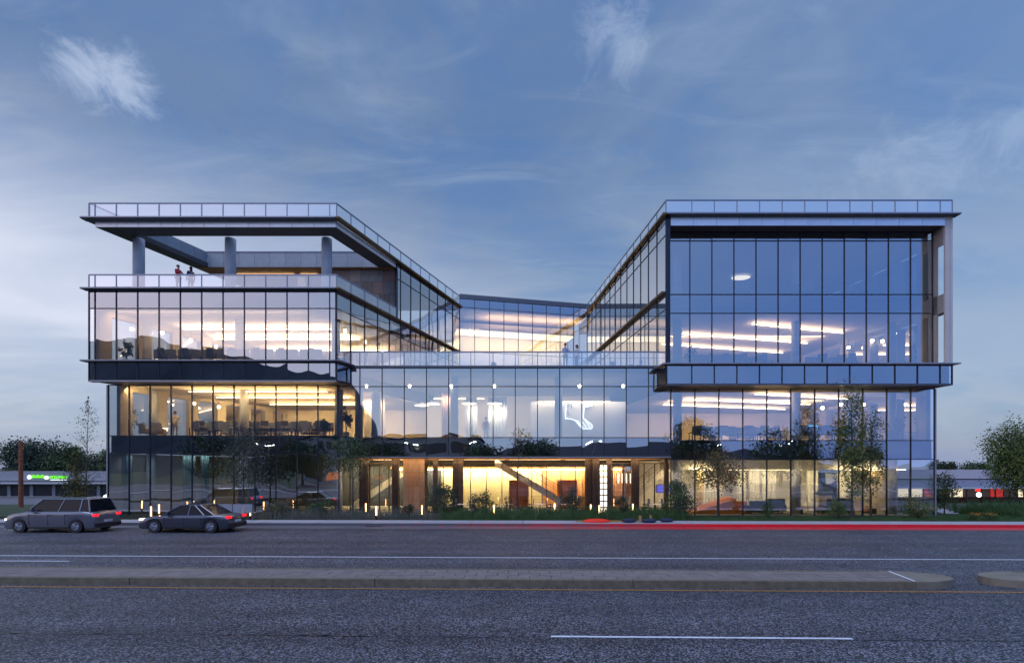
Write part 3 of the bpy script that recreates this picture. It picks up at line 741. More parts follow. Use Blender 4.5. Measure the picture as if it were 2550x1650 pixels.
wash((-7,38.5),(1,38.5), 9.4, 260, direction=(0,1,-.6)); wash((-3.6,37.3),(0,37.3), 7.9, 110, direction=(0,1,-.8), col=(1,.82,.6)); wash((-11,36),(-4.5,36), 8.6, 120, direction=(0,1,-.8), col=(1,.8,.56))
wash((-27,33.9),(-14,33.9), 4.2, 45, direction=(0,.6,-1), col=(.8,.95,1))
wash((-14.5,40.5),(-10.6,40.5), 3.6, 420, direction=(0,1,-.8), col=(1,.76,.34))
# columns inside
for x, y in ((-26.4,35.6),(-19.6,35.4),(-12.6,35.2)):
    b = MB(); b.cyl((0,0,-1.73), (0,0,1.73), .30, n=20); b.build('column', m_conc, BLD, True, (x-BO[0], y-BO[1], 7.36))
    b = MB(); b.cyl((0,0,-1.76), (0,0,1.76), .30, n=20); b.build('column', m_conc, BLD, True, (x-BO[0], y-.6-BO[1], 12.23))
    b = MB(); b.cyl((0,0,-2.15), (0,0,2.15), .30, n=20); b.build('column', m_conc, BLD, True, (x-BO[0], y-.2-BO[1], 2.29))
for x, y in ((11.9,34.8),(20.55,35.0),(27.6,35.2)):
    for z0, z1 in ((.08,4.03),(5.31,8.81),(10.26,13.95),(15.15,18.88)):
        b = MB(); h = (z1-z0)/2; b.cyl((0,0,-h), (0,0,h), .31, n=20); b.build('column', m_conc, BLD, True, (x-BO[0], y-BO[1], (z0+z1)/2))
for x in (-11.2,-4.2,3.4):
    b = MB(); b.cyl((0,0,-2.28), (0,0,2.28), .28, n=20); b.build('column', m_conc, BLD, True, (x-BO[0], 35.4-BO[1], 7.76))

# ---- ground floor of the centre: entrance behind the undercroft
YE = 36.4
m_brz = mat('bronze_cladding', (.085,.055,.042), .4, .4, var=.2, vs=3)
def em(px, y=YE): return (px-1275)*y/1204
E_a = [em(p) for p in (1137,1172,1211,1250,1288,1324,1361,1397,1433,1474)]
Pe = Vector((E_a[0], YE)); facade(Pe, Vector((E_a[-1], YE)), [x-E_a[0] for x in E_a], [(.11,3.75,'window_pane')], mw=.06, md=.1, gm=GLOW, mm=m_brz)
E_b = [em(p,35.6) for p in (846,872,897,921,945,969,993)]
facade(Vector((E_b[0],35.6)), Vector((E_b[-1],35.6)), [x-E_b[0] for x in E_b], [(.11,3.75,'window_pane')], mw=.07, md=.1, gm=GLOW, mm=m_brz)
E_c = [em(p,35.6) for p in (1500,1526,1552,1578,1604,1630,1664)]
facade(Vector((E_c[0],35.6)), Vector((E_c[-1],35.6)), [x-E_c[0] for x in E_c], [(.11,3.75,'window_pane')], mw=.07, md=.1, gm=GLOW, mm=m_brz)
E_d = [em(p,36.0) for p in (1056,1080,1104,1128)]
facade(Vector((E_d[0],36)), Vector((E_d[-1],36)), [x-E_d[0] for x in E_d], [(.11,3.75,'window_pane')], mw=.07, md=.1, gm=GLOW, mm=m_brz)
for px, w, y in ((905,.62,34.9),(984,.5,34.9),(1084,.34,35.2),(1137,.5,35.3),(1148,.3,35.1),(1466,.45,35.3),(1484,.5,34.9),(1518,.34,34.8),(1583,.52,34.7),(1660,.2,34.3)):
    x = em(px, y); part('bronze_column', x-w/2, x+w/2, y, y+.35, .1, 4.13, m_brz)
    if w > .4:
        for k2 in range(3): part('bronze_fin', x-w/2+.08+k2*(w-.16)/2-.02, x-w/2+.08+k2*(w-.16)/2+.02, y-.07, y-.005, .1, 4.12, m_brz)
m_tile = [mat('cladding_%s' % n, c, .65, var=.12, vs=3, bump=.15, bs=25) for n, c in (('sienna',(.33,.16,.075)),('clay',(.30,.17,.10)),('sand',(.36,.20,.11)))]
part('core_wall', -7.78, -6.28, 34.7, 36.0, .1, 4.13, m_dark)
for r in range(4):
    for c in range(4):
        xa = -7.8+c*.385; part('stone_panel', xa+.006, xa+.379, 34.62, 34.69, .11+r*1.0+.006, 1.11+r*1.0-.006, random.choice(m_tile))
m_lwall = mat('lobby_wall', (.72,.62,.34), .8, var=.05, vs=.7)
m_lwallo = mat('lobby_timber', (.55,.27,.10), .6, var=.2, vs=3)
part('interior_wall', -15.2, 2.6, 42.6, 42.75, .11, 3.3, m_lwall)
part('interior_wall', 2.7, 9.9, 42.6, 42.75, .11, 3.3, m_lwallo)
part('linear_light', -10.5, 9.6, 42.40, 42.5, 3.27, 3.34, m_strip2)
part('bulkhead', -10.6, 9.9, 42.2, 42.75, 3.36, 4.1, m_wood)
part('bulkhead', -11.6, 10.3, 39.6, 39.9, 3.55, 4.12, m_soff)
for xa, xb in ((-10.9,-8.2),(-5.8,-.6),(-.2,3.8),(4.2,9.4)):
    part('linear_light', xa, xb, 38.0, 38.14, 4.06, 4.12, m_strip2)
    part('linear_light', xa, xb, 34.3, 34.36, 4.09, 4.13, m_stripS)
for i in range(22):                                  # timber ceiling battens under the soffit
    y = 33.7+i*.28
    if y < 39.4: part('ceiling_batten', -11.7, 10.6, y, y+.07, 4.06, 4.135, m_wood)
m_stair = mat('stair_side', (.60,.58,.56), .6, var=.08)
def stair(P, Q, z0, z1, w=.9):
    """flight seen from the side: stringer, treads and handrail"""
    P = Vector((P[0]-BO[0],P[1]-BO[1],z0)); Q = Vector((Q[0]-BO[0],Q[1]-BO[1],z1))
    st = link('staircase', None, BLD)
    b = MB(); k = Vector((0,w,0)); h = Vector((0,0,.30))
    b.hexa([P-h,Q-h,Q-h+Vector((0,.08,0)),P-h+Vector((0,.08,0)),P+h,Q+h,Q+h+Vector((0,.08,0)),P+h+Vector((0,.08,0))]); b.build('stringer', m_stair, st)
    n = int(abs(z1-z0)/.17); b = MB()
    for i in range(n):
        c = P.lerp(Q, (i+.5)/n); b.obox((c.x, c.y+w/2+.1, c.z), (abs(Q.x-P.x)/n*1.05, w, .14))
    b.build('tread', m_slab, st)
    b = MB(); u3 = Vector((0,0,1.15)); b.cyl(P+u3, Q+u3, .025); b.cyl(P+u3*.8, Q+u3*.8, .015); b.cyl(P+u3*.6, Q+u3*.6, .015)
    for i in range(9):
        c = P.lerp(Q, i/8); b.cyl(c, c+u3, .015)
    b.build('handrail', m_blackmetal, st)
stair((em(1232,38.2),38.2), (em(1400,38.2),38.2), 3.9, .7)
stair((em(1672,38.4),38.4), (em(1560,38.4),38.4), 3.6, .6)
stair((em(1020,38.6),38.6), (em(880,38.6),38.6), 3.4, .4)
# timber slat screen at the right of the lobby
for i in range(26):
    x = 5.9+i*.165; part('timber_slat', x, x+.06, 40.4, 40.5, 1.0, 3.3, m_lwallo)
part('reception_counter', 4.8, 9.0, 39.2, 39.8, .11, 1.15, m_tan)

# ================================================================== THINGS INSIDE
def pxw(px, y): return (px-1275)*y/1204
def curtain(x0, x1, y, z0, z1, m, label, group=None, amp=.07, per=.22):
    b = MB(); n = max(8, int((x1-x0)/per*4)); pts = []
    for i in range(n+1):
        x = lerp(0, x1-x0, i/n); pts.append((x, amp*math.sin(i*math.pi/2+.6*math.sin(i*.7))))
    for (xa,ya),(xb,yb) in zip(pts[:-1], pts[1:]):
        b.poly([(xa,ya,0),(xb,yb,0),(xb,yb,z1-z0),(xa,ya,z1-z0)]); b.poly([(xa,ya+.012,z1-z0),(xb,yb+.012,z1-z0),(xb,yb+.012,0),(xa,ya+.012,0)])
    o = b.build('curtain', m, None, True, (x0, y, z0)); tag(o, label, 'curtain', group); return o
m_cur = mat('curtain_sheer', (.62,.62,.58), .9, var=.06); m_curt = mat('curtain_teal', (.25,.36,.36), .9, var=.08)
m_curp = mat('curtain_peach', (.70,.45,.33), .9, var=.06)
for px0, px1, lab in ((295,330,'pale teal curtain at the left end of the dark ground floor'),(455,487,'pale teal curtain in the fifth ground floor window of the left wing'),(500,522,'narrow teal curtain behind the dark ground floor glass beside the young tree')):
    curtain(pxw(px0,34.1), pxw(px1,34.1), 34.1, .12, 4.3, m_curt, lab)
curtain(pxw(925,35.6), pxw(948,35.6), 35.6, 5.47, 9.0, m_cur, 'grey sheer curtain at the left of the central first floor')
curtain(pxw(1100,36.4), pxw(1134,36.4), 36.4, 5.47, 9.2, m_curp, 'peach curtain gathered beside a white post on the central first floor')
curtain(pxw(1160,38), pxw(1188,38), 38, 5.47, 9.0, m_cur, 'white curtain panel lit by a pendant, central first floor')
curtain(pxw(1215,38), pxw(1262,38), 38, 5.47, 9.0, m_cur, 'wide white curtain behind the seated person, central first floor')
for i,(px0,px1) in enumerate(((1748,1800),(1836,1858),(1866,1892),(1900,1936),(2012,2040),(2090,2130),(2160,2168))):
    curtain(pxw(px0,38.4), pxw(px1,38.4), 38.4+.05*i, .09, 3.2, m_cur, '%s grey curtain from the left, right wing ground floor' % ORD[i], 'curtains across the right ground floor', .06)
curtain(pxw(2188,37), pxw(2200,37), 37, .09, 3.3, mat('curtain_gold',(.72,.55,.28),.9,var=.05), 'narrow golden curtain right of the bright column')
# warm wall panel and lit columns of the right ground floor
m_panelw = mat('timber_panel_pale', (.66,.52,.28), .6, var=.12, vs=5)
part('timber_panel', pxw(1736,36.5), pxw(1750,36.5), 36.5, 36.62, .09, 3.3, m_panelw)
part('timber_panel', pxw(2168,36.6), pxw(2200,36.6), 36.6, 36.75, .09, 3.25, m_panelw)
part('timber_panel', pxw(2206,37.2), pxw(2236,37.2), 37.2, 37.3, .09, 3.25, m_panelw)
part('bulkhead', 11.1, 28.6, 36.0, 36.2, 3.28, 4.0, m_wallw)
part('linear_light', pxw(2110,36.1), pxw(2260,36.1), 36.25, 36.33, 3.26, 3.32, m_strip)
part('linear_light', pxw(1740,36.1), pxw(2000,36.1), 36.25, 36.33, 3.26, 3.32, m_strip)
part('linear_light', 12.5, 26, 39.5, 39.6, 3.9, 3.96, m_strip)
part('linear_light', 2.5, 8.9, 44.2, 44.3, 9.2, 9.26, m_stripS)
part('linear_light', -7, -2.5, 43.2, 43.26, 9.6, 9.66, m_stripS)
part('interior_wall', pxw(1322,38.8), pxw(1560,38.8), 38.8, 38.95, 5.47, 8.75, m_wallw)
part('interior_wall', -11.6, -10.0, 38.0, 38.15, 5.47, 8.9, m_wall)
part('linear_light', pxw(1338,38.5), pxw(1520,38.5), 38.3, 38.36, 8.62, 8.68, m_stripS)
part('linear_light', -11.7, -10.2, 37.5, 37.6, 8.5, 8.56, m_strip)

# illuminated outline sign on the wall
sg = thing('neon_sign', 'white glowing outline sign on the wall of the central first floor', 'sign', (pxw(1408,38.6), 38.6, 7.97+.9))
m_neon = mat('neon_white', (1,1,1), em=(.95,1.0,.98), es=1.5)
m_neong = mat('neon_panel', (.9,.9,.88), em=(1.0,.98,.92), es=.12)
s = 38.6/1204
outl = [(1408,1004),(1474,1004),(1475,1010),(1455,1013),(1452,1040),(1475,1058),(1474,1067),(1450,1067),(1432,1046),(1422,1043),(1408,1042)]
def sp(p): return ((p[0]-1408)*s, (1170-p[1])*s+3.25-8.87)
b = MB()
for i in range(len(outl)):
    x0, z0 = sp(outl[i]); x1, z1 = sp(outl[(i+1)%len(outl)]); b.cyl((x0,0,z0),(x1,0,z1),.035,n=6)
for k2 in range(3):
    x0, z0 = sp((1437+k2*10,1046)); x1, z1 = sp((1452+k2*9,1064)); b.cyl((x0,0,z0),(x1,0,z1),.025,n=6)
b.build('tube_outline', m_neon, sg)
b = MB(); k = len(b.v); pts = [sp(p) for p in outl]
b.poly([(x,.05,z) for x,z in reversed(pts)]); b.poly([(x,.09,z) for x,z in pts]); b.build('backing_panel', m_neong, sg)
def text_mesh(txt, size, ext=.02):
    cu = bpy.data.curves.new('t', 'FONT'); cu.body = txt; cu.size = size; cu.extrude = ext
    o = bpy.data.objects.new('t', cu); COL.objects.link(o); dg = bpy.context.evaluated_depsgraph_get(); dg.update()
    me = bpy.data.meshes.new_from_object(o.evaluated_get(dg)); bpy.data.objects.remove(o); return me
me = text_mesh('FI', .62); me.materials.clear(); me.materials.append(mat('sign_letter', (.35,.36,.38), .6))
t_ = link('lettering', me, sg, (.12, -.02, -.70)); t_.rotation_euler = (R(90),0,0)
me = text_mesh('L', .62); me.materials.clear(); me.materials.append(MATS['sign_letter'])
t_ = link('lettering', me, sg, (.12, -.02, -1.22)); t_.rotation_euler = (R(90),0,0)

# furniture prototypes ------------------------------------------------
def copy_tree(o, parent=None):
    c = o.copy(); COL.objects.link(c); c.parent = parent
    for ch in list(o.children): copy_tree(ch, c)
    return c
class Proto:
    def __init__(s, fn): s.fn = fn; s.o = None
    def __call__(s, loc, rz, label, group=None):
        if s.o is None: s.o = s.fn(); o = s.o
        else:
            o = copy_tree(s.o)
            if 'group' in o: del o['group']
        o.location = loc; o.rotation_euler = (0,0,rz); o['label'] = label
        if group: o['group'] = group
        return o
def mk_desk():
    r = thing('desk','', 'desk'); b = MB(); b.box(-.8,.8,-.38,.38,.71,.74); b.build('desk_top', m_beige, r)
    for x in (-.74,.74):
        b = MB(); b.box(x-.03,x+.03,-.35,-.30,0,.71); b.box(x-.03,x+.03,.30,.35,0,.71); b.box(x-.03,x+.03,-.35,.35,0,.04); b.build('leg', m_blackmetal, r)
    b = MB(); b.box(-.78,.78,.36,.40,.5,1.15); b.build('privacy_screen', m_grey, r); return r
def mk_mon():
    r = thing('monitor','', 'monitor'); b = MB(); b.box(-.31,.31,-.02,.02,.14,.50); b.build('screen', m_black, r)
    b = MB(); b.cyl((0,.03,0),(0,.03,.3),.02); b.box(-.12,.12,-.08,.1,0,.015); b.build('stand', m_blackmetal, r); return r
def mk_chair():
    r = thing('office_chair','', 'office chair'); b = MB(); b.box(-.25,.25,-.24,.24,.44,.51); b.build('seat', m_black, r)
    b = MB(); b.hexa([(-.23,.2,.55),(.23,.2,.55),(.23,.25,.55),(-.23,.25,.55),(-.21,.28,1.1),(.21,.28,1.1),(.21,.32,1.1),(-.21,.32,1.1)]); b.build('backrest', m_grey, r)
    b = MB(); b.cyl((0,0,.08),(0,0,.44),.03)
    for i in range(5):
        a = i*2*math.pi/5; b.cyl((0,0,.1),(.28*math.cos(a),.28*math.sin(a),.05),.02,.015,5)
    b.cyl((0,.2,.46),(0,.26,.6),.025); b.build('base', m_blackmetal, r)
    for sx in (-1,1):
        b = MB(); b.cyl((sx*.26,0,.5),(sx*.28,0,.68),.015); b.box(sx*.28-.03,sx*.28+.03,-.12,.14,.68,.71); b.build('armrest', m_black, r)
    return r
def mk_arm():
    r = thing('armchair','', 'armchair'); b = MB(); b.box(-.36,.36,-.36,.34,.28,.46); b.build('seat', m_beige, r)
    b = MB(); b.hexa([(-.36,.24,.4),(.36,.24,.4),(.36,.38,.4),(-.36,.38,.4),(-.34,.36,1.0),(.34,.36,1.0),(.34,.46,1.0),(-.34,.46,1.0)]); b.build('backrest', m_beige, r)
    for sx in (-1,1):
        b = MB(); b.box(sx*.40-.04,sx*.40+.04,-.36,.36,.3,.6); b.build('armrest', m_tan, r)
        for y in (-.3,.3):
            b = MB(); b.cyl((sx*.33,y,.28),(sx*.36,y*1.05,0),.025,.018); b.build('leg', m_tan, r)
    return r
def mk_pend():
    r = thing('pendant_lamp','', 'pendant lamp'); b = MB(); b.cyl((0,0,0),(0,0,-.5),.008,n=5); b.build('cord', m_black, r)
    b = MB(); b.cyl((0,0,-.5),(0,0,-.62),.05,.09,12); b.build('lamp_shade', m_tan, r)
    b = MB(); b.ell((0,0,-.68),(.12,.12,.13)); b.build('bulb', m_bulb, r, True); return r
def mk_dome():
    r = thing('dome_pendant','', 'pendant lamp'); b = MB(); b.cyl((0,0,0),(0,0,-1.4),.01,n=5); b.build('cord', m_black, r)
    b = MB(); b.cyl((0,0,-1.42),(0,0,-1.66),.12,.62,20,False); b.build('lamp_shade', mat('shade_white',(.8,.78,.72),.6), r)
    b = MB(); b.cyl((0,0,-1.62),(0,0,-1.66),.55,n=20); b.build('diffuser', mat('diffuser_glow',(1,1,1),em=(1,.80,.55),es=4), r); return r
desk, monitor, ochair, armchair, pendant, dome = map(Proto, (mk_desk, mk_mon, mk_chair, mk_arm, mk_pend, mk_dome))
def workrow(pxs, y, z, where, rowname):
    short = where.replace('the ','').replace(' lit storey of',' floor of').replace(' storey of',' floor of')
    for i, px in enumerate(pxs):
        x = pxw(px, y)
        desk((x, y, z), random.choice((0, math.pi)), 'desk with grey screen, %s from the left, %s, %s' % (ORD[i], rowname, short), 'desks in '+where)
        monitor((x+random.uniform(-.25,.25), y-.03, z+.745), random.uniform(-.3,.3), 'dark monitor on the %s desk from the left, %s, %s' % (ORD[i], rowname, short), 'monitors in '+where)
        ochair((x+random.uniform(-.2,.2), y-.75, z), math.pi+random.uniform(-.6,.6), 'office chair at the %s desk from left, %s, %s' % (ORD[i], rowname, short), 'office chairs in '+where)
w = 'the lower lit storey of the left wing'
workrow([505,552,607,655,706,755,800], 35.6, 5.63, w, 'front row'); workrow([520,580,640,700,770], 39.0, 5.63, w, 'back row')
w = 'the upper lit storey of the left wing'
workrow([420,480,540,600,660,720,780], 33.9, 10.46, w, 'window row')
w = 'the lower lit storey of the right wing'
workrow([1745,1800,1856,1912,2000,2055,2110], 35.9, 5.31, w, 'front row'); workrow([1770,1850,1930,2010], 39.5, 5.31, w, 'back row')
w = 'the middle storey of the right wing'
workrow([1745,1790,1840,1890,2040,2100], 34.6, 10.26, w, 'window row')
w = 'the top storey of the right wing'
workrow([1850,1990,2140], 34.3, 15.15, w, 'window row')
armchair((pxw(368,35.2),35.2,5.63), R(160), 'beige armchair by the potted plant on the left first floor')
armchair((pxw(393,34.9),34.9,5.63), R(200), 'beige armchair beside the standing man on the left first floor')
# low table and lamp near the man
t = thing('side_table', 'small white glowing table lamp stand by the armchairs', 'table lamp', (pxw(412,36),36,5.63))
b = MB(); b.cyl((0,0,0),(0,0,.5),.03); b.cyl((0,0,.48),(0,0,.51),.22,n=16); b.build('table', m_tan, t)
b = MB(); b.cyl((0,0,.55),(0,0,.75),.13,.17,14); b.build('lamp_shade', mat('shade_glow',(1,1,1),em=(1,.85,.6),es=5), t)
i = 0
for px, y, z, lab in ((317,35.3,9.1,'bulb pendant over the potted plant, left first floor'),(414,36.5,9.1,'bulb pendant above the table lamp, left first floor'),
        (483,37.5,9.1,'bulb pendant near the top of the fifth lit window, left first floor'),(545,39.5,9.1,'deep bulb pendant just left of the round column, left first floor'),
        (328,34.5,14.0,'bulb pendant nearest the left end, left second floor'),(404,35.5,14.0,'second bulb pendant from the left, left second floor'),
        (475,37.5,14.0,'third bulb pendant from the left, left second floor'),(538,39.5,14.0,'fourth bulb pendant from the left, left second floor'),(630,42,14.0,'small bulb pendant deepest in the left second floor'),
        (859,35,14.0,'bulb pendant behind the side glass at the terrace corner'),(909,38,14.0,'second bulb pendant behind the side glass of the left wing'),(952,41,14.0,'third bulb pendant behind the side glass of the left wing'),
        (912,35.2,10.04,'spotlight bulb in the first bay of the central block'),(1020,35.2,10.04,'spotlight bulb in the third bay of the central block'),(1124,35.2,10.04,'spotlight bulb in the fifth bay of the central block'),
        (1231,35.2,10.04,'spotlight bulb in the seventh bay of the central block'),(1443,35.2,10.04,'spotlight bulb above the outline sign'),(1552,35.2,10.04,'spotlight bulb right of the outline sign'),(1627,35.6,10.04,'spotlight bulb nearest the right wing in the central block'),
        (2094,36,8.82,'bulb pendant left of the tall tree, right first floor'),(2048,38,8.82,'bulb pendant just right of the column, right first floor'),(2150,36,8.82,'bulb pendant behind the tall tree, right first floor'),(2217,36,8.82,'bulb pendant near the right end, right first floor'),(2278,35,8.82,'last bulb pendant at the right end, right first floor'),
        (2172,37.5,13.95,'first of the teardrop pendants, right second floor'),(2113,39.5,13.95,'teardrop pendant deeper in the right second floor'),(2231,35.6,13.95,'teardrop pendant nearest the right end, second floor')):
    pendant((pxw(px,y), y, z), 0, lab, 'bulb pendants')
for px, y, lab in ((1050,38.5,'white dome pendant above the leftmost lounge bay'),(1078,37.6,'white dome pendant tilted low right of the first dome'),(1168,37.4,'white dome pendant left of the seated person'),(1232,37.4,'white dome pendant right of the seated person')):
    dome((pxw(px,y), y, 10.04), 0, lab, 'dome pendants in the lounge')
# oval ceiling lamps of the dim top storey
oc = thing('ceiling_lamp', 'glowing oval ceiling lamp in the dim top storey of the right wing', 'ceiling lamp', (pxw(1845,39.0),39.0,18.85))
b = MB(); b.ell((0,0,-.1),(.75,.5,.07),20,6); b.build('diffuser', mat('oval_glow',(1,1,1),em=(1,.85,.6),es=1.5), oc, True); b = MB(); b.cyl((0,0,-.04),(0,0,.03),.25,n=16); b.build('ceiling_rose', m_rail, oc)
for px, y, lab in ((1180,50.6,'slanted tube lamp at the left of the rear court facade'),):
    o = thing('tube_lamp', lab, 'tube lamp', (pxw(px,52),52.5,18.2), R(60)); b = MB(); b.cyl((-.9,0,0),(.9,0,0),.09,n=10); b.build('tube', m_strip, o)
    b = MB(); b.cyl((-.5,0,0),(-.5,0,1.5),.008,n=4); b.cyl((.5,0,0),(.5,0,1.5),.008,n=4); b.build('cord', m_black, o)

# ground floor of the right wing: stepped seating, sofas, planters
bl = thing('stepped_seating', 'orange timber ramp and stepped seating on the right ground floor', 'stepped seating', (pxw(1770,35.4),35.4,.09))
b = MB(); b.hexa([(-1.6,-.3,0),(1.7,-.3,0),(1.7,1.1,0),(-1.6,1.1,0),(-1.5,-.3,.05),(1.7,-.3,1.05),(1.7,1.1,1.25),(-1.5,1.1,.1)]); b.build('ramp', m_orange, bl)
for k2 in range(3):
    b = MB(); b.box(1.75+k2*.02, 2.9, -.2+k2*.35, .15+k2*.35, 0, .35+k2*.25); b.build('step', m_orange, bl)
for px, y, w_, h_, lab in ((1895,34.9,1.7,.95,'large dark blue high backed sofa left of the first column, ground floor'),(1932,35.6,1.25,1.05,'dark blue booth beside the round column, ground floor'),(2089,34.8,1.75,1.15,'large black booth behind the small shrub, ground floor')):
    sf = thing('sofa', lab, 'sofa', (pxw(px,y), y, .09)); hw = w_/2
    b = MB(); b.box(-hw,hw,-.1,.02,.12,h_); b.build('backrest', mat('navy_fabric',(.03,.035,.06),.9,var=.1), sf)
    b = MB(); b.box(-hw,hw,.03,.75,.12,.45); b.build('seat', MATS['navy_fabric'], sf)
    for sx in (-1,1):
        b = MB(); b.box(sx*(hw+.06)-.05,sx*(hw+.06)+.05,-.1,.75,.12,.62); b.build('armrest', MATS['navy_fabric'], sf)
    b = MB()
    for sx in (-.8,.8):
        for yy in (0,.65): b.cyl((sx*hw,yy,0),(sx*hw,yy,.13),.03)
    b.build('feet', m_blackmetal, sf)
for px, y, lab in ((2022,34.9,'low timber bench between the column and the black booth'),(2150,35.1,'low dark slatted bench left of the bright column'),(2010,36.3,'upper timber bench behind the low one, right ground floor')):
    o = thing('bench', lab, 'bench', (pxw(px,y),y,.09)); b = MB(); b.box(-.95,.95,-.2,.2,.40,.46); b.build('seat', m_panelw, o)
    for sx in (-.8,.8):
        b = MB(); b.box(sx-.04,sx+.04,-.18,.18,0,.40); b.build('leg', m_blackmetal, o)
for px, lab in ((1846,'orange square ottoman behind the dark sofa'),(2158,'orange square ottoman left of the bright column')):
    o = thing('ottoman', lab, 'ottoman', (pxw(px,35.9),35.9,.09)); b = MB(); b.box(-.28,.28,-.28,.28,.08,.5); b.build('cushion', m_orange, o)
    b = MB(); b.box(-.24,.24,-.24,.24,0,.08); b.build('plinth', m_blackmetal, o)

# leaves ---------------------------------------------------------------
def leafmat(name, c, var=.35):
    m = mat(name, c, .6, var=var, vs=2.2); return m
m_lf = {k: leafmat('leaf_'+k, c) for k, c in dict(dark=(.035,.055,.022), green=(.060,.115,.025), lime=(.120,.170,.030), olive=(.150,.150,.045), teal=(.050,.085,.055), house=(.04,.08,.03), rust=(.22,.11,.04), grey=(.115,.125,.095)).items()}
m_bark = mat('bark', (.075,.065,.055), .9, var=.3, vs=8, bump=.5, bs=30)
def leafquad(b, p, s, mi=0):
    d = Vector((random.gauss(0,1), random.gauss(0,1), random.gauss(0,.7))).normalized(); u = d.orthogonal().normalized()
    u.rotate(Matrix.Rotation(random.uniform(0,6.28), 3, d)); v = d.cross(u)
    b.poly([p-u*s*.5, p+v*s*.28, p+u*s*.6, p-v*s*.28], mi)
def crown_pts(n, c, r, clumps, spread=.42):
    """leaf positions gathered in clumps inside an ellipsoid"""
    cs = []
    for _ in range(clumps):
        while True:
            q = Vector((random.uniform(-1,1),random.uniform(-1,1),random.uniform(-1,1)))
            if .25 < q.length < 1: break
        cs.append(q)
    out = []
    for i in range(n):
        q = random.choice(cs)+Vector((random.gauss(0,spread*.5),random.gauss(0,spread*.5),random.gauss(0,spread*.4)))
        out.append(Vector((c[0]+q.x*r[0], c[1]+q.y*r[1], c[2]+q.z*r[2])))
    return out
def tree(name, label, cat, x, y, z, H, cr, cz, trunk_r, leaves, ls, kinds, clumps=22, form='round', group=None, limbs=9, spread=.42, lean=0.):
    t = thing(name, label, cat, (x,y,z), 0, group)
    b = MB(); top = Vector((lean,0,H*.93)); pts = []; rs = []
    for i in range(7):
        f = i/6; pts.append(Vector((lean*f+random.uniform(-.03,.03)*H*.3*f, random.uniform(-.03,.03)*H*.2*f, H*.93*f))); rs.append(trunk_r*(1-f*.88))
    pts[0] = Vector((0,0,-.1)); b.tube(pts, rs, 7)
    tips = []
    for i in range(limbs):
        f = random.uniform(max(.18,(cz-cr[2])/H), .9); k2 = min(5, int(f*6)); p = pts[k2].lerp(pts[k2+1], f*6-k2)
        a = random.uniform(0,6.28) if i > 3 else i*1.57+random.uniform(-.4,.4)
        ln = max(cr[0],.4)*random.uniform(.6,1.0)*(1-.5*abs(f-.5)); up = random.uniform(.5,1.1)
        q1 = p+Vector((math.cos(a)*ln*.5, math.sin(a)*ln*.5, ln*up*.45)); q2 = p+Vector((math.cos(a)*ln, math.sin(a)*ln*.9, ln*up*.95))
        r0 = trunk_r*(1-f*.8)*.5; b.tube([p,q1,q2], [r0, r0*.6, r0*.2], 5); tips += [q1.lerp(q2,.5), q2]
        for _ in range(2):
            q3 = q1+Vector((random.uniform(-.5,.5)*ln, random.uniform(-.5,.5)*ln, random.uniform(.1,.6)*ln)); b.tube([q1,q3],[r0*.4,r0*.12],4); tips.append(q3)
    b.build('trunk', m_bark, t)
    for kk, kd in enumerate(kinds):
        b = MB(); n = leaves//len(kinds)
        if form == 'round':
            P = crown_pts(n, (lean*.7,0,cz), cr, clumps, spread)
        elif form == 'column':
            P = []
            cl = [(random.uniform(0,6.28), random.random()) for _ in range(clumps)]
            for i in range(n):
                a, f = random.choice(cl); f = min(1, max(0, f+random.gauss(0,.03))); rr = cr[0]*(.12+.88*math.sin(math.pi*min(1,.10+.9*(1-f)**.8)*.62))*(.25+.85*random.random())*(1-f**5)
                P.append(Vector((lean*f+math.cos(a+random.gauss(0,.45))*rr, math.sin(a+random.gauss(0,.45))*rr*.9, cz-cr[2]+2*cr[2]*f)))
        else:   # sparse: leaves only along the limb tips
            P = [random.choice(tips)+Vector((random.gauss(0,.16),random.gauss(0,.16),random.gauss(0,.2))) for i in range(n)]
        for p in P: leafquad(b, p, ls*random.uniform(.6,1.3))
        o = b.build('crown', m_lf[kd], t)
    return t
def shrub(label, px, y, w_, h_, kinds, n=700, ls=.09, z=.10, name='shrub', group=None):
    x = pxw(px, y); t = thing(name, label, 'shrub', (x,y,z), 0, group); b = MB()
    for i in range(6):
        a = i*1.05; b.tube([Vector((0,0,-.05)), Vector((math.cos(a)*w_*.2, math.sin(a)*w_*.2, h_*.45)), Vector((math.cos(a)*w_*.34, math.sin(a)*w_*.3, h_*.8))], [.025,.016,.006], 4)
    b.build('stem', m_bark, t)
    for kd in kinds:
        b = MB()
        for p in crown_pts(int(n*1.7)//len(kinds), (0,0,h_*.52), (w_*.46, w_*.42, h_*.46), 18, .42):
            if p.z > .02: leafquad(b, p, ls*random.uniform(.6,1.3))
        b.build('foliage', m_lf[kd], t)
    return t
def houseplant(label, px, y, z, h_, pot=True):
    x = pxw(px, y); t = thing('potted_plant', label, 'potted plant', (x,y,z)); b = MB(); b.cyl((0,0,0),(0,0,.38),.17,.22,14); b.build('pot', m_conc, t)
    b = MB()
    for i in range(4): b.tube([Vector((0,0,.35)), Vector((random.uniform(-.2,.2),random.uniform(-.15,.15),h_*.6)), Vector((random.uniform(-.4,.4),random.uniform(-.3,.3),h_*.95))],[.02,.014,.006],4)
    b.build('stem', m_bark, t); b = MB()
    for p in crown_pts(260, (0,0,h_*.68), (.36,.32,h_*.32), 12, .5): leafquad(b, p, .20*random.uniform(.6,1.3))
    b.build('foliage', m_lf['house'], t)
houseplant('tall potted fig by the left corner of the lit first floor', 322, 34.8, 5.63, 2.3)
houseplant('potted plant at the right end of the left wing, first floor', 862, 34.9, 5.63, 2.2)
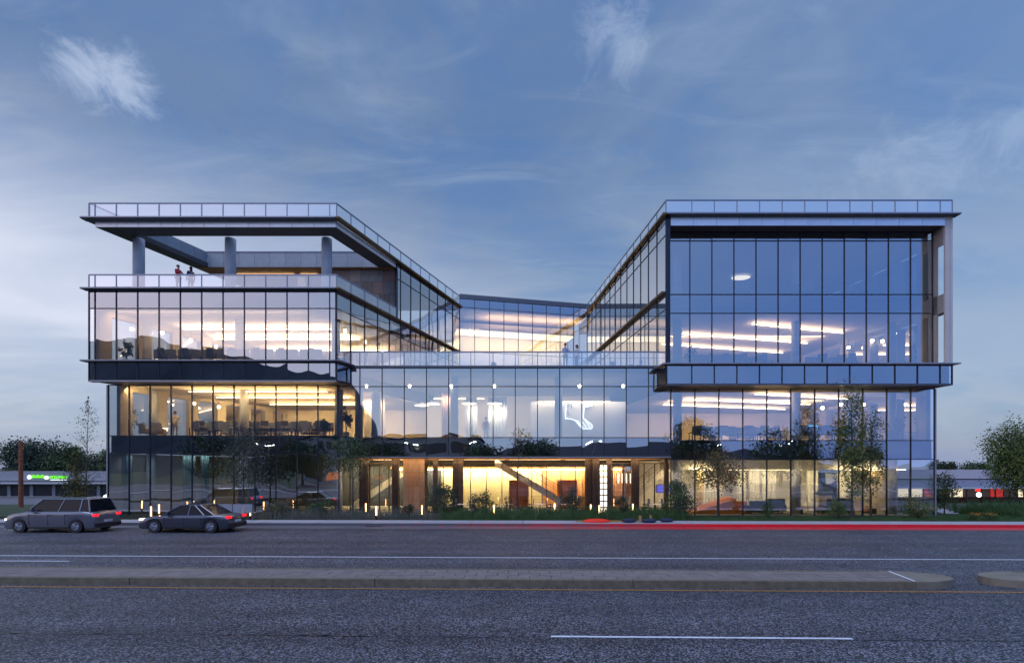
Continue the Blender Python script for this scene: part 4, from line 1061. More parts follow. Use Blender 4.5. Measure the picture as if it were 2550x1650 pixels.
houseplant('low potted plant beside the last desks, left first floor', 806, 34.6, 5.63, 1.3)
houseplant('leafy potted plant at the left end of the second floor', 315, 33.2, 10.46, 1.6)
houseplant('potted palm near the right end of the right second floor', 2292, 34.2, 10.26, 2.2)
houseplant('potted palm near the right end of the right first floor', 2235, 35.0, 5.31, 1.9)
houseplant('potted tree against the last window of the right first floor', 2280, 35.6, 5.31, 2.4)
houseplant('potted plant inside the left corner of the right second floor', 1722, 34.0, 10.26, 1.5)
for px, lab in ((2052,'glowing tan planter of ferns left of the tall tree'),(2125,'glowing tan planter of ferns right of the tall tree')):
    t = thing('planter', lab, 'planter', (pxw(px,36.2),36.2,1.0)); b = MB(); b.box(-.45,.45,-.2,.2,0,.35); b.build('box', m_panelw, t)
    b = MB(); b.box(-.4,.4,-.15,.15,-.91,0); b.build('stand', m_panelw, t)
    b = MB()
    for p in crown_pts(300,(0,0,.6),(.5,.25,.3),9,.5): leafquad(b, p, .15)
    b.build('foliage', m_lf['lime'], t)

# lobby things
ln = thing('light_column', 'tall ladder shaped column of white light panels in the entrance', 'light column', (pxw(1503,34.9),34.9,.11))
b = MB()
for x in (-.28,0,.28): b.box(x-.02,x+.02,-.03,.03,0,3.6)
for i in range(9): b.box(-.3,.3,-.03,.03,i*.44,i*.44+.05)
b.build('frame', m_brz, ln)
m_panel = mat('light_panel', (1,1,1), em=(1,.86,.62), es=1.8)
for i in range(8):
    for sx in (-1,1):
        b = MB(); b.box(sx*.14-.10,sx*.14+.10,.0,.02,i*.44+.07,i*.44+.42); b.build('light_panel', m_panel, ln)
for i, px in enumerate((1540,1550,1560,1570)):
    o = thing('tube_pendant', 'white tube pendant, %s of four right of the ladder light column' % ORD[i], 'pendant lamp', (pxw(px,37.5),37.5,4.0), 0, 'tube pendants in the lobby')
    b = MB(); b.cyl((0,0,0),(0,0,-1.0),.008,n=4); b.build('cord', m_black, o); b = MB(); b.cyl((0,0,-1.0),(0,0,-1.75),.05,n=10); b.build('tube', m_panel, o)
for px, y, lab in ((1292,40.0,'orange timber booth under the lobby stair'),(1412,40.5,'orange timber booth at the right of the lobby stair')):
    o = thing('timber_booth', lab, 'booth', (pxw(px,y),y,.11)); b = MB(); b.box(-.75,.75,.5,.6,0,2.3); b.build('back_panel', m_orange, o)
    for sx in (-.75,.75):
        b = MB(); b.box(sx-.05,sx+.05,-.5,.5,0,2.3); b.build('side_panel', m_orange, o)
    b = MB(); b.box(-.7,.7,.1,.5,.0,.45); b.build('seat', m_orange, o)
tv = thing('television', 'blue lit television screen on the timber wall of the lobby', 'television', (pxw(1652,37.6),37.6,1.5))
b = MB(); b.box(-.55,.55,0,.06,0,.62); b.build('frame', m_black, tv); b = MB(); b.box(-.52,.02,-.012,-.001,.03,.59); b.box(.05,.52,-.012,-.001,.03,.59)
b.build('screen', mat('screen_blue',(.02,.03,.2),em=(.10,.12,.75),es=1.0), tv)
for px, y, z, lab in ((2024,36.2,6.35,'monitor showing bright cyan on the right first floor'),):
    o = thing('monitor', lab, 'monitor', (pxw(px,35.6),35.6,6.06)); b = MB(); b.box(-.35,.35,-.015,.015,.14,.52); b.build('casing', m_black, o)
    b = MB(); b.box(-.33,.33,-.02,-.016,.16,.50); b.build('screen', mat('screen_cyan',(.1,.3,.5),em=(.1,.55,1.0),es=1.6), o)
    b = MB(); b.cyl((0,.04,0),(0,.04,.3),.02); b.box(-.12,.12,-.08,.1,0,.015); b.build('stand', m_blackmetal, o)

# tables and chairs in front of the entrance
for i, (px, y) in enumerate(((1152,34.6),(1262,34.4),(1345,34.7),(1408,34.5),(1632,34.6))):
    o = thing('cafe_table', 'round cafe table outside the entrance, %s from the left' % ORD[i], 'table', (pxw(px,y),y,.11), 0, 'cafe tables by the entrance')
    b = MB(); b.cyl((0,0,.70),(0,0,.73),.42,n=18); b.build('table_top', m_wallw, o); b = MB(); b.cyl((0,0,0),(0,0,.70),.03); b.cyl((0,0,0),(0,0,.02),.25,n=14); b.build('base', m_blackmetal, o)
    for sx in (-1,1):
        ochair((pxw(px,y)+sx*.75, y, .11), R(-90)*sx+math.pi, 'dark chair on the %s of the %s cafe table' % ('right' if sx>0 else 'left', ORD[i]), 'chairs by the entrance')

# people ----------------------------------------------------------------
def person(label, loc, rz, shirt, trouser, hair, arm='rest', h=1.74, sleeve=True, longhair=False):
    t = thing('person', label, 'person', loc, rz); k = h/1.74
    J = dict(pelvis=(0,0,.93), belly=(0,0,1.08), chest=(0,.01,1.30), neckb=(0,0,1.45), neck=(0,-.01,1.53), head=(0,-.02,1.62), crown=(0,-.01,1.70))
    rr = dict(pelvis=.135, belly=.12, chest=.145, neckb=.075, neck=.052, head=.085, crown=.06)
    E = [('pelvis','belly'),('belly','chest'),('chest','neckb'),('neckb','neck'),('neck','head'),('head','crown')]
    for s_, n_ in ((-1,'l'),(1,'r')):
        J.update({'hip'+n_:(s_*.09,0,.86),'knee'+n_:(s_*.10,-.02,.48),'ank'+n_:(s_*.10,.02,.09),'toe'+n_:(s_*.115,-.14,.04),'sho'+n_:(s_*.17,0,1.40)})
        if arm == 'lean': J.update({'elb'+n_:(s_*.24,-.12,1.18),'wri'+n_:(s_*.10,-.32,1.12),'pal'+n_:(s_*.06,-.38,1.12)})
        elif arm == 'hips': J.update({'elb'+n_:(s_*.34,.05,1.14),'wri'+n_:(s_*.17,-.08,.98),'pal'+n_:(s_*.12,-.12,.94)})
        else: J.update({'elb'+n_:(s_*.24,.02,1.13),'wri'+n_:(s_*.25,-.06,.88),'pal'+n_:(s_*.25,-.08,.80)})
        rr.update({'hip'+n_:.095,'knee'+n_:.058,'ank'+n_:.038,'toe'+n_:.032,'sho'+n_:.062,'elb'+n_:.040,'wri'+n_:.026,'pal'+n_:.034})
        E += [('pelvis','hip'+n_),('hip'+n_,'knee'+n_),('knee'+n_,'ank'+n_),('ank'+n_,'toe'+n_),('chest','sho'+n_),('sho'+n_,'elb'+n_),('elb'+n_,'wri'+n_),('wri'+n_,'pal'+n_)]
        p = Vector(J['pal'+n_]); w_ = Vector(J['wri'+n_]); d = (p-w_).normalized(); side = d.cross(Vector((0,0,1)) if abs(d.z) < .8 else Vector((0,1,0))).normalized()
        for q in range(4):
            nm = 'f%d%s' % (q,n_); off = side*(q-1.5)*.02; ln_ = (.065,.08,.075,.06)[q]
            J[nm] = tuple(p+off+d*ln_); rr[nm] = .008; E.append(('pal'+n_, nm))
        J['th'+n_] = tuple(w_.lerp(p,.5)+side*.055+d*.03); rr['th'+n_] = .009; E.append(('pal'+n_,'th'+n_))
    def skin(name, edges, m, grow, root):
        names = []
        for e in edges:
            for q in e:
                if q not in names: names.append(q)
        names.sort(key=lambda q: q != root)
        me = bpy.data.meshes.new(name); me.from_pydata([Vector(J[q])*k for q in names], [(names.index(a_),names.index(b_)) for a_,b_ in edges], [])
        o = bpy.data.objects.new(name, me); COL.objects.link(o)
        md = o.modifiers.new('s','SKIN'); md.use_smooth_shade = True
        for i_, q in enumerate(names):
            me.skin_vertices[0].data[i_].radius = ((rr[q]+grow)*k*1.05, (rr[q]+grow)*k*.85); me.skin_vertices[0].data[i_].use_root = (q == root)
        o.modifiers.new('u','SUBSURF').levels = 1; o.modifiers['u'].render_levels = 1
        dg = bpy.context.evaluated_depsgraph_get(); dg.update(); m2 = bpy.data.meshes.new_from_object(o.evaluated_get(dg)); bpy.data.objects.remove(o)
        m2.materials.clear(); m2.materials.append(m); link(name, m2, t)
    sk = mat('skin_tone', (.50,.29,.20), .6)
    skin('body', E, sk, 0, 'pelvis')
    tor = [('pelvis','belly'),('belly','chest'),('chest','neckb')]+[('chest','sho'+n_) for n_ in 'lr']+[('sho'+n_,'elb'+n_) for n_ in 'lr']
    if sleeve: tor += [('elb'+n_,'wri'+n_) for n_ in 'lr']
    skin('shirt', tor, shirt, .017, 'belly')
    skin('trousers', [('pelvis','hip'+n_) for n_ in 'lr']+[('hip'+n_,'knee'+n_) for n_ in 'lr']+[('knee'+n_,'ank'+n_) for n_ in 'lr'], trouser, .016, 'pelvis')
    b = MB(); b.ell((0,.025*k,1.685*k),(.098*k,.112*k,.095*k),12,8)
    if longhair: b.ell((0,.07*k,1.55*k),(.085*k,.05*k,.16*k),10,6)
    b.build('hair', hair, t, True)
    b = MB(); b.cyl((0,-.105*k,1.645*k),(0,-.128*k,1.61*k),.008,.016,6); b.build('nose', sk, t)
    for s_ in (-1,1):
        b = MB(); b.ell((s_*.034*k,-.098*k,1.652*k),(.013,.008,.009),8,5); b.build('eye', m_black, t)
        b = MB(); b.box(s_*.11-.05,s_*.11+.05,-.19,.07,0,.07); b.build('shoe', m_black, t)
    b = MB(); b.box(-.022,.022,-.108*k,-.098*k,1.575*k,1.583*k); b.build('mouth', mat('lips',(.35,.12,.10),.6), t)
    return t
def cloth(n, c): return mat('cloth_'+n, c, .85, var=.08)
hd = mat('hair_dark', (.02,.014,.010), .7); hb = mat('hair_brown', (.07,.035,.018), .7)
person('person in a red top leaning at the roof terrace rail, facing right', (pxw(444,32.9),32.9,15.44), R(70), cloth('red',(.55,.03,.04)), cloth('navy',(.03,.035,.07)), hb, 'lean')
person('person in a dark blue top at the roof terrace rail, turned away', (pxw(475,33.2),33.2,15.44), R(-120), cloth('blue',(.04,.05,.16)), cloth('grey',(.15,.15,.16)), hd, 'rest', longhair=True)
person('man in a pale blue shirt leaning on the central terrace parapet', (pxw(1408,34.0),34.0,10.41), R(10), cloth('sky',(.38,.46,.62)), cloth('charcoal',(.05,.05,.06)), hd, 'lean')
person('woman in a white top and dark red skirt on the central terrace', (pxw(1436,34.3),34.3,10.41), R(-60), cloth('white',(.72,.70,.68)), cloth('maroon',(.20,.03,.05)), hd, 'rest', 1.70, False, True)
person('man in a white shirt and beige trousers standing on the left first floor', (pxw(436,34.5),34.5,5.63), R(40), cloth('cream',(.68,.62,.50)), cloth('khaki',(.42,.34,.24)), hd, 'hips', 1.80)
person('person in a rust coloured top standing between the dome pendants', (pxw(1210,36.0),36.0,5.47), R(20), cloth('rust',(.45,.14,.06)), cloth('dust',(.45,.45,.5)), hb, 'rest', 1.7)

# terrace furniture and slim posts
for i, (px, y) in enumerate(((960,36.5),(1010,38),(1075,37),(1180,38.5),(1230,36.8),(1300,38),(1530,36.5),(1570,37.5),(1605,36.5))):
    ochair((pxw(px,y), y, 10.41), random.uniform(0,6.28), 'chair on the central terrace behind glass, %s from the left' % ORD[i], 'chairs on the central terrace')
for px, y, h_, lab in ((1595,37,3.2,'slim black post lamp on the terrace near the right wing'),(1617,40,5.0,'taller slim black post lamp deeper on the terrace'),(944,37.5,2.6,'slim black post lamp on the terrace near the left wing')):
    o = thing('post_lamp', lab, 'post lamp', (pxw(px,y),y,10.41)); b = MB(); b.cyl((0,0,0),(0,0,h_),.045,.035); b.build('post', m_blackmetal, o)
    b = MB(); b.box(-.22,.06,-.06,.06,h_,h_+.08); b.build('lamp_head', m_blackmetal, o)

# ================================================================== PLANTING
tree('tall_birch','tall slender pale green tree against the right wing, taller of the pair','tree', pxw(2122,31.1),31.1,.1,8.7,(.80,.75,3.8),5.1,.09,3800,.13,['lime','olive','green'],44,'round',limbs=20,spread=.30)
tree('tall_birch','shorter slender tree just right of the tallest one','tree', pxw(2168,31.9),31.9,.1,7.2,(.85,.8,2.9),4.3,.07,2900,.12,['green','olive'],32,'round',limbs=16,spread=.30)
tree('young_maple','round headed young tree in front of the orange ramp, right wing','tree', pxw(1787,31.5),31.5,.1,4.6,(1.45,1.2,1.25),3.1,.06,3200,.13,['olive','dark','rust'],30,'round',limbs=12,spread=.5)
tree('young_maple','vase shaped young tree at the left jamb of the entrance','tree', pxw(878,31.4),31.4,.1,5.7,(1.5,1.2,1.4),4.0,.07,2300,.13,['dark','green'],24,'round',limbs=13,spread=.5)
tree('young_maple','dark multi branched young tree before the dark ground floor','tree', pxw(607,31.7),31.7,.1,5.9,(1.35,1.1,1.9),3.7,.06,3200,.12,['dark','grey'],34,'round',limbs=14,spread=.5)
tree('sapling','thin nearly leafless sapling in front of the entrance','sapling', pxw(1290,31.3),31.3,.1,6.6,(.7,.6,1.2),4.6,.045,110,.14,['dark','rust'],10,'sparse',limbs=9)
tree('bare_sapling','tall wispy sapling standing against the sky left of the building','sapling', pxw(212,38),38,.0,9.3,(1.35,1.2,3.6),5.4,.06,520,.12,['dark','grey'],60,'column',limbs=26,lean=.25)
tree('columnar_oak','dense columnar olive tree at the left of the building','tree', pxw(188,44),44,-.1,5.3,(.95,.9,2.5),2.8,.08,5200,.13,['olive','dark'],60,'column',limbs=12)
tree('small_tree','small dark tree just right of the building','tree', pxw(2352,35.2),35.2,.0,3.2,(.85,.8,1.3),1.7,.05,2400,.12,['dark','green'],30,'round',limbs=9)
tree('large_tree','large full olive green tree at the right edge','tree', pxw(2530,56),56,far_z(56),10.0,(2.7,2.5,4.2),5.4,.2,13000,.22,['olive','lime','green'],70,'round',limbs=26,spread=.36)
tree('large_tree','second tree partly behind the large one at the right edge','tree', pxw(2600,68),68,far_z(68),10.5,(4.2,3.5,4.0),6.0,.22,9000,.3,['dark','olive'],80,'round',limbs=14,spread=.34)
shrub('big grey green shrub beside the stone clad pier',1100,31.2,2.3,2.2,['teal','dark'],2200,.10)
shrub('rounded dark shrub in front of the bright lobby glass',1196,31.6,1.5,1.75,['dark','teal'],1300,.09)
shrub('small rust leaved shrub right of the rounded one',1266,32.0,.7,1.6,['rust'],260,.09)
shrub('pointed dark shrub before the lobby stair',1422,31.4,1.3,2.1,['dark','teal'],1300,.09)
shrub('small dark shrub before the tube pendants',1550,31.3,.9,1.5,['dark'],600,.09)
shrub('large dark shrub at the right jamb of the entrance',1685,31.3,2.3,2.4,['dark','green'],2400,.10)
shrub('low light green shrub before the black booth',2085,31.0,1.2,1.2,['lime','green'],900,.08)
shrub('airy yellowish shrub at the right end of the facade',2285,31.4,1.9,1.6,['olive','lime'],1100,.09)
shrub('small shrub between the two dark sofas',1912,31.3,.8,1.2,['green'],450,.08)
shrub('pale airy shrub left of the entrance',690,31.6,1.5,1.2,['grey','olive'],900,.09)
shrub('green shrub before the last dark ground floor bay',800,31.8,1.5,1.3,['teal','green'],1000,.09)
shrub('low shrub at the foot of the stone clad pier',1010,31.6,1.1,1.0,['dark'],700,.08)
for px, lab in ((2428,'orange flowering clump nearest the building'),(2462,'orange flowering clump beside the first, further right')):
    t = shrub(lab, px, 30.2, .9, .5, ['green'], 500, .07, .1, 'flower_clump'); b = MB()
    for i in range(90):
        a = random.uniform(0,6.28); r_ = random.uniform(0,.42); leafquad(b, Vector((math.cos(a)*r_, math.sin(a)*r_, .42+random.uniform(-.05,.08))), .06)
    b.build('flowers', mat('petal_orange',(.60,.20,.02),.7,var=.2), t)
# ornamental grasses and lawn edge: uncountable
def grasses(name, boxes, m, h0, h1, dens, wid=.02, z=.10):
    b = MB()
    for (x0,x1,y0,y1) in boxes:
        for i in range(int((x1-x0)*(y1-y0)*dens)):
            x = random.uniform(x0,x1); y = random.uniform(y0,y1); hh = random.uniform(h0,h1)*(.55+.45*math.sin(x*2.3+math.sin(y*3))**2); a = random.uniform(0,6.28)
            lx, ly = math.cos(a)*hh*.35, math.sin(a)*hh*.3; w2 = wid*random.uniform(.6,1.2)
            b.poly([(x-w2/2,y,z-.02),(x+w2/2,y,z-.02),(x+lx*.4+w2*.35,y+ly*.4,z+hh*.65),(x+lx*.4-w2*.35,y+ly*.4,z+hh*.65)])
            b.poly([(x+lx*.4-w2*.35,y+ly*.4,z+hh*.65),(x+lx*.4+w2*.35,y+ly*.4,z+hh*.65),(x+lx,y+ly,z+hh)])
    o = b.build(name, m); tag(o, kind='stuff'); return o
grasses('ornamental_grass', [(-4.5,11.2,30.3,31.9)], m_lf['green'], .35,1.0, 420, .028)
grasses('ornamental_grass', [(-17,-4.5,30.6,32.4)], m_lf['grey'], .4,1.0, 130, .02)
grasses('lawn', [(11.2,29.5,29.6,32.5),(29.5,44,29.2,34)], m_lf['green'], .05,.16, 380, .022)
grasses('tall_grass', [(33.5,46,31.6,37)], m_lf['green'], .6,1.35, 130, .03, .0)
grasses('lawn', [(-34,-17,30.8,33)], m_lf['dark'], .06,.2, 160, .022)
m_rock = mat('boulder_stone', (.30,.27,.23), .85, var=.25, vs=3, bump=.4, bs=12)
for i, (px, y, s_) in enumerate(((1128,31.9,.5),(1180,32.3,.7),(1285,32.2,.6),(1335,32.4,.5),(1365,32.2,.6),(1405,32.4,.5),(1600,32.2,.5))):
    b = MB(); b.ell((0,0,s_*.35),(s_*.9,s_*.5,s_*.55),9,6,jit=.10)
    tag(b.build('boulder', m_rock, None, False, (pxw(px,y),y,.08)), 'pale boulder in the planting before the entrance, %s from the left' % ORD[i], 'boulder', 'boulders in the planting')

# bollard lights
def mk_bol():
    r = thing('bollard_light','', 'bollard light'); b = MB(); b.cyl((0,0,0),(0,0,.30),.05,n=12); b.build('post', m_blackmetal, r)
    b = MB(); b.cyl((0,0,.30),(0,0,.88),.036,n=12); b.build('lamp', m_bollard_glow, r)
    b = MB(); b.cyl((0,0,.88),(0,0,.91),.05,n=12); b.build('cap', m_blackmetal, r); return r
bol = Proto(mk_bol)
for px, y, lab in ((184,30.6,'bollard light nearest the left edge'),(376,30.2,'bright bollard light left of the metal bench'),(396,32.0,'slimmer bollard light just behind the one left of the bench'),
    (602,32.0,'bollard light behind the right end of the metal bench'),(623,30.4,'bollard light at the right end of the metal bench'),(937,30.6,'bollard light left of the stone clad pier'),(1051,31.2,'bollard light at the foot of the stone clad pier'),
    (1230,31.6,'bollard light between the boulders before the lobby'),(1381,33.0,'small bollard light at the foot of the lobby stair'),(1471,32.0,'bollard light before the bronze column'),(1492,31.2,'bollard light left of the ladder light column'),(1576,32.6,'small bollard light right of the ladder light column'),(911,33.0,'small bollard light before the bright left lobby')):
    bol((pxw(px,y), y, .10), 0, lab, 'bollard lights along the planting')

# metal bench
bn = thing('metal_bench','pale grey slatted metal bench on the footway at the left','bench',(pxw(580,30.0),30.0,.15))
m_bench = mat('bench_metal',(.42,.44,.50),.4,.5,var=.08)
for i in range(4):
    b = MB(); x0 = -1.3+i*.65; b.box(x0+.015,x0+.635,-.05,-.01,.48,1.0); b.build('backrest_panel', m_bench, bn)
    b = MB(); b.box(x0+.015,x0+.635,-.0,.46,.42,.46); b.build('seat_panel', m_bench, bn)
for x in (-1.25,0,1.25):
    b = MB(); b.box(x-.03,x+.03,-.06,-.02,0,1.02); b.box(x-.03,x+.03,-.02,.44,.36,.41); b.box(x-.03,x+.03,.38,.44,0,.38); b.build('leg', m_ledge, bn)

# folded road-work sign with sandbags lying on the footway
rs = thing('folded_road_sign','folded red road work sign lying flat on the far footway','folded sign',(pxw(1500,28.9),28.9,.15))
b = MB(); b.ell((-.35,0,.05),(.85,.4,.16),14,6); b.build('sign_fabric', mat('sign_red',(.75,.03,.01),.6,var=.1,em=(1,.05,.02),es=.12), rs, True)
b = MB(); b.cyl((-1.6,-.1,.05),(1.3,-.1,.05),.03); b.cyl((-1.2,.15,.07),(1.1,.1,.07),.025); b.build('pole', m_yellow, rs)
b = MB(); b.box(2.2,2.32,-.1,.1,0,.38); b.box(2.85,2.92,-.1,.1,0,.42); b.box(1.5,2.9,-.12,-.06,.02,.08); b.build('stand_leg', m_tan, rs)
for i, (px, y, s_) in enumerate(((1566,28.7,1),(1616,28.6,1.1),(1660,28.9,1))):
    b = MB(); b.ell((0,0,.11),(.42*s_,.25,.13),12,6,jit=.07)
    tag(b.build('sandbag', mat('sandbag_cloth',(.03,.035,.08),.9,var=.2), None, True, (pxw(px,y),y,.15)), ('dark sandbag nearest the folded sign','largest dark sandbag, between the other two','dark sandbag furthest right of the folded sign')[i], 'sandbag', 'sandbags holding the sign')

# ================================================================== CARS at rest in the far lanes
def car(label, loc, paint, L_=4.7, W=1.85, H=1.48, suv=False, rz=0.):
    """nose towards -x"""
    t = thing('parked_car' if False else 'car', label, 'car', loc, rz); h = L_/2; belt = H*.60; rf = .34
    prof = [(-h,.40),(-h+.03,.66),(-h+.12,belt*.80),(-h+.45,belt*.90),(-h+1.15,belt-.01),(-h+1.3,belt+.04),(h-.55,belt+.05),(h-.08,belt-.02),(h,.62),(h-.02,.36)]
    b = MB(); n = len(prof)
    def zb(x):                                       # underside with wheel arches
        z = .24
        for wx in (-h+.88, h-.92):
            d = abs(x-wx)
            if d < rf+.06: z = max(z, math.sqrt(max(0,(rf+.06)**2-d*d))+.30)
        return z
    def zt(x):
        for (xa,za),(xb,zb_) in zip(prof[:-1], prof[1:]):
            if xa <= x <= xb and xb > xa: return lerp(za, zb_, (x-xa)/(xb-xa))
        return prof[-1][1]
    NX = 72; xs_ = [lerp(-h+.001,h-.021,(i/NX)) for i in range(NX+1)]; NR = 15
    def station(x):
        q = abs(x)/h; wd = (W/2)*(1-.13*q**5); z0_, z1_ = zb(x), zt(x); z1_ = max(z1_, z0_+.04); out = []
        sh = z1_-.07
        half = [(wd*.955,z0_),(wd*.985,lerp(z0_,sh,.30)),(wd,lerp(z0_,sh,.62)),(wd*.985,lerp(z0_,sh,.88)),(wd*.955,sh+.03),(wd*.90,z1_-.008),(wd*.6,z1_+.012)]
        for y_, z_ in half: out.append((x,-y_,z_))
        out.append((x,0,z1_+.022))
        for y_, z_ in reversed(half): out.append((x,y_,z_))
        return out
    b = MB(); k0 = [len(b.v)]
    for x in xs_: b.v += station(x)
    for a_ in range(NX):
        for c_ in range(NR-1):
            p_ = a_*NR+c_; b.f.append((p_, p_+1, p_+NR+1, p_+NR)[::-1]); b.mi.append(0)
    for a_ in (0, NX):
        b.f.append(tuple(a_*NR+c_ for c_ in (range(NR) if a_ == 0 else reversed(range(NR))))); b.mi.append(0)
    bo = b.build('body', paint, t, True)
    for p_ in bo.data.polygons[-2:]: p_.use_smooth = False
    b = MB(); b.box(-h+.1,h-.12,-W/2+.14,W/2-.14,.20,.42); b.build('underbody', m_black, t)
    for s_ in (-1,1):
        for xx in (x_d for x_d in (-h+1.42, -h+2.42, -h+3.32)):
            b = MB(); b.box(xx-.008,xx+.008,s_*(W/2-.004)-.006,s_*(W/2-.004)+.006,.40,belt-.10); b.build('door_seam', m_black, t)
        b = MB(); b.box(-h+1.36,h-1.42,s_*(W/2-.03)-.03,s_*(W/2-.03)+.03,.24,.31); b.build('sill_trim', m_black, t)
    b = MB(); b.box(h-.02,h+.012,-.26,.26,.52,.64); b.build('number_plate', m_wallw, t)
    # glasshouse
    x0 = -h+1.2; x1 = h-(.25 if suv else .75); a0 = x0+(.75 if suv else .95); a1 = x1-(.22 if suv else .85); w0 = W/2-.13; w1 = W/2-.30; z0 = belt+.02; z1 = H-.05
    gm = mat('car_glass',(.008,.009,.012),.12,spec=.25)
    def at(x, z): f = (z-z0)/(z1-z0); return w0+(w1-w0)*f
    b = MB(); c = [(x0,z0),(a0,z1),(a1,z1),(x1,z0)]
    b.hexa([(x0,-w0,z0),(x1,-w0,z0),(x1,w0,z0),(x0,w0,z0),(a0,-w1,z1),(a1,-w1,z1),(a1,w1,z1),(a0,w1,z1)]); b.build('window_glass', gm, t)
    b = MB(); b.hexa([(a0-.04,-w1-.02,z1-.01),(a1+.04,-w1-.02,z1-.01),(a1+.04,w1+.02,z1-.01),(a0-.04,w1+.02,z1-.01),(a0+.12,-w1+.08,H),(a1-.1,-w1+.08,H),(a1-.1,w1-.08,H),(a0+.12,w1-.08,H)]); b.build('roof', paint, t)
    for s_ in (-1,1):
        for (xa,za),(xb,zb2) in (((x0,z0),(a0,z1)),((x1,z0),(a1,z1)),((lerp(x0,x1,.5),z0),(lerp(a0,a1,.48),z1)),((x1-.55,z0),(a1-.30,z1))):
            b = MB(); b.cyl((xa,s_*(w0+.005),za),(xb,s_*(w1+.005),zb2),.035,n=6); b.build('pillar', paint, t)
    for wx in (-h+.88, h-.92):
        for s_ in (-1,1):
            w = link('wheel', None, t, (wx, s_*(W/2-.13), rf))
            b = MB(); b.cyl((0,-.11,0),(0,.11,0),rf,n=24); b.build('tyre', m_black, w)
            b = MB(); b.cyl((0,s_*.10,0),(0,s_*.125,0),.21,n=20)
            for q in range(5):
                a_ = q*1.2566; b.cyl((0,s_*.125,0),(.19*math.cos(a_),s_*.125,.19*math.sin(a_)),.03,n=5)
            b.build('rim', m_rail, w)
    for s_ in (-1,1):
        b = MB(); b.box(-h+.02,-h+.25,s_*(W/2-.25)-.15,s_*(W/2-.25)+.14,.64,.73); b.build('headlight', mat('headlight_glow',(1,1,1),em=(1,.95,.8),es=2.5), t)
        zt_ = .74 if not suv else .85
        b = MB(); b.box(h-.20,h-.004,s_*(W/2-.25)-.14,s_*(W/2-.25)+.13,zt_,zt_+.11); b.build('tail_light', mat('tail_glow',(.6,.01,.01),em=(1,.01,.02),es=2.2), t)
        b = MB(); b.box(x0+.35,x0+.55,s_*(W/2+.08)-.09,s_*(W/2+.08)+.09,belt+.04,belt+.18); b.build('door_mirror', paint, t)
        b = MB(); b.box(x0+1.25,x0+1.45,s_*(W/2)-.015,s_*(W/2)+.015,belt-.14,belt-.11); b.box(x0+2.15,x0+2.35,s_*(W/2)-.015,s_*(W/2)+.015,belt-.14,belt-.11); b.build('door_handle', paint, t)
    b = MB(); b.box(-h-.02,-h+.1,-W/2+.15,W/2-.15,.26,.42); b.build('bumper', m_black, t)
    b = MB(); b.box(h-.08,h+.03,-W/2+.15,W/2-.15,.28,.46); b.build('bumper', m_black, t)
    return t
def pa(n, c):
    m = mat('paint_'+n, c, .32, .55, var=.03, vs=2); p = m.node_tree.nodes['Principled BSDF']
    p.inputs['Coat Weight'].default_value = 1.0; p.inputs['Coat Roughness'].default_value = .04; return m
car('grey sport utility car with lit tail lights in the far lane at the left', (*rd(-24.6,25.4),.004), pa('silver',(.16,.17,.21)), 4.8,1.9,1.78,True,YAW)
car('dark slate saloon car with red tail lights, leading the cars in the far lane', (*rd(-17.6,25.5),.004), pa('slate',(.06,.07,.10)), 4.75,1.84,1.46,False,YAW)

# ================================================================== SURROUNDINGS
def bp(name, root, off, *a): return bx(name, *a, root, off)
# shop at the left
SO = (-100,108,-3.8); sh = thing('shop_building','low grey shop with a green lit sign behind trees at the left','shop', SO)
def S(name, x0,x1,y0,y1,z0,z1,m): return bx(name,x0,x1,y0,y1,z0,z1,m,sh,SO)
m_shop = mat('shop_render',(.33,.33,.36),.8,var=.08); m_shopd = mat('shop_dark',(.05,.05,.06),.6)
S('wall',-135,-62,108.4,125,-3.8,2.9,m_shop); S('parapet',-135,-62,108,108.4,.9,3.05,m_shop); S('canopy',-135,-62,106.5,108.4,.2,.55,mat('canopy_white',(.55,.55,.58),.6))
for i in range(14):
    x = -132+i*5; S('shop_window',x,x+4.2,108.25,108.38,-3.4,-.2,gw := mat('shop_glass',(.05,.05,.07),.15,spec=.7))
    S('pier',x+4.25,x+4.95,108.0,108.39,-3.8,.2,m_shop)
SG = thing('shop_sign','green lit letters and white oval on the shop parapet','sign',(pxw(124,107.8),107.8,1.35))
m_gr = mat('sign_green',(.1,.4,.02),em=(.18,1.0,.02),es=1.1); m_wh = mat('sign_white',(1,1,1),em=(.9,1,.8),es=.9)
me = text_mesh("PICKLEMAN'S", .95, .04); me.materials.clear(); me.materials.append(m_gr); o = link('lettering', me, SG, (0,0,0)); o.rotation_euler = (R(90),0,0)
w_ = max(v.co.x for v in me.vertices); o.scale = (3.9/w_,1,1)
b = MB(); b.box(.1,3.8,-.02,.04,-.35,-.18); b.build('underline', m_wh, SG)
b = MB(); b.ell((-.75,0,.25),(.62,.08,.42),16,8); b.build('oval_panel', m_wh, SG)
SG2 = thing('shop_sign','green lit strip sign with a white emblem, left of the lettered sign','sign',(pxw(68,107.8),107.8,1.5))
b = MB(); b.ell((.45,0,.2),(.55,.08,.5),14,8); b.build('emblem', m_wh, SG2)
b = MB()
for i in range(11): b.box(1.05+i*.26,1.2+i*.26,-.04,.04,.12+.03*math.sin(i),.62+.15*math.sin(i*1.7))
b.box(1.0,3.9,-.03,.03,.05,.14); b.build('lettering', m_gr, SG2)
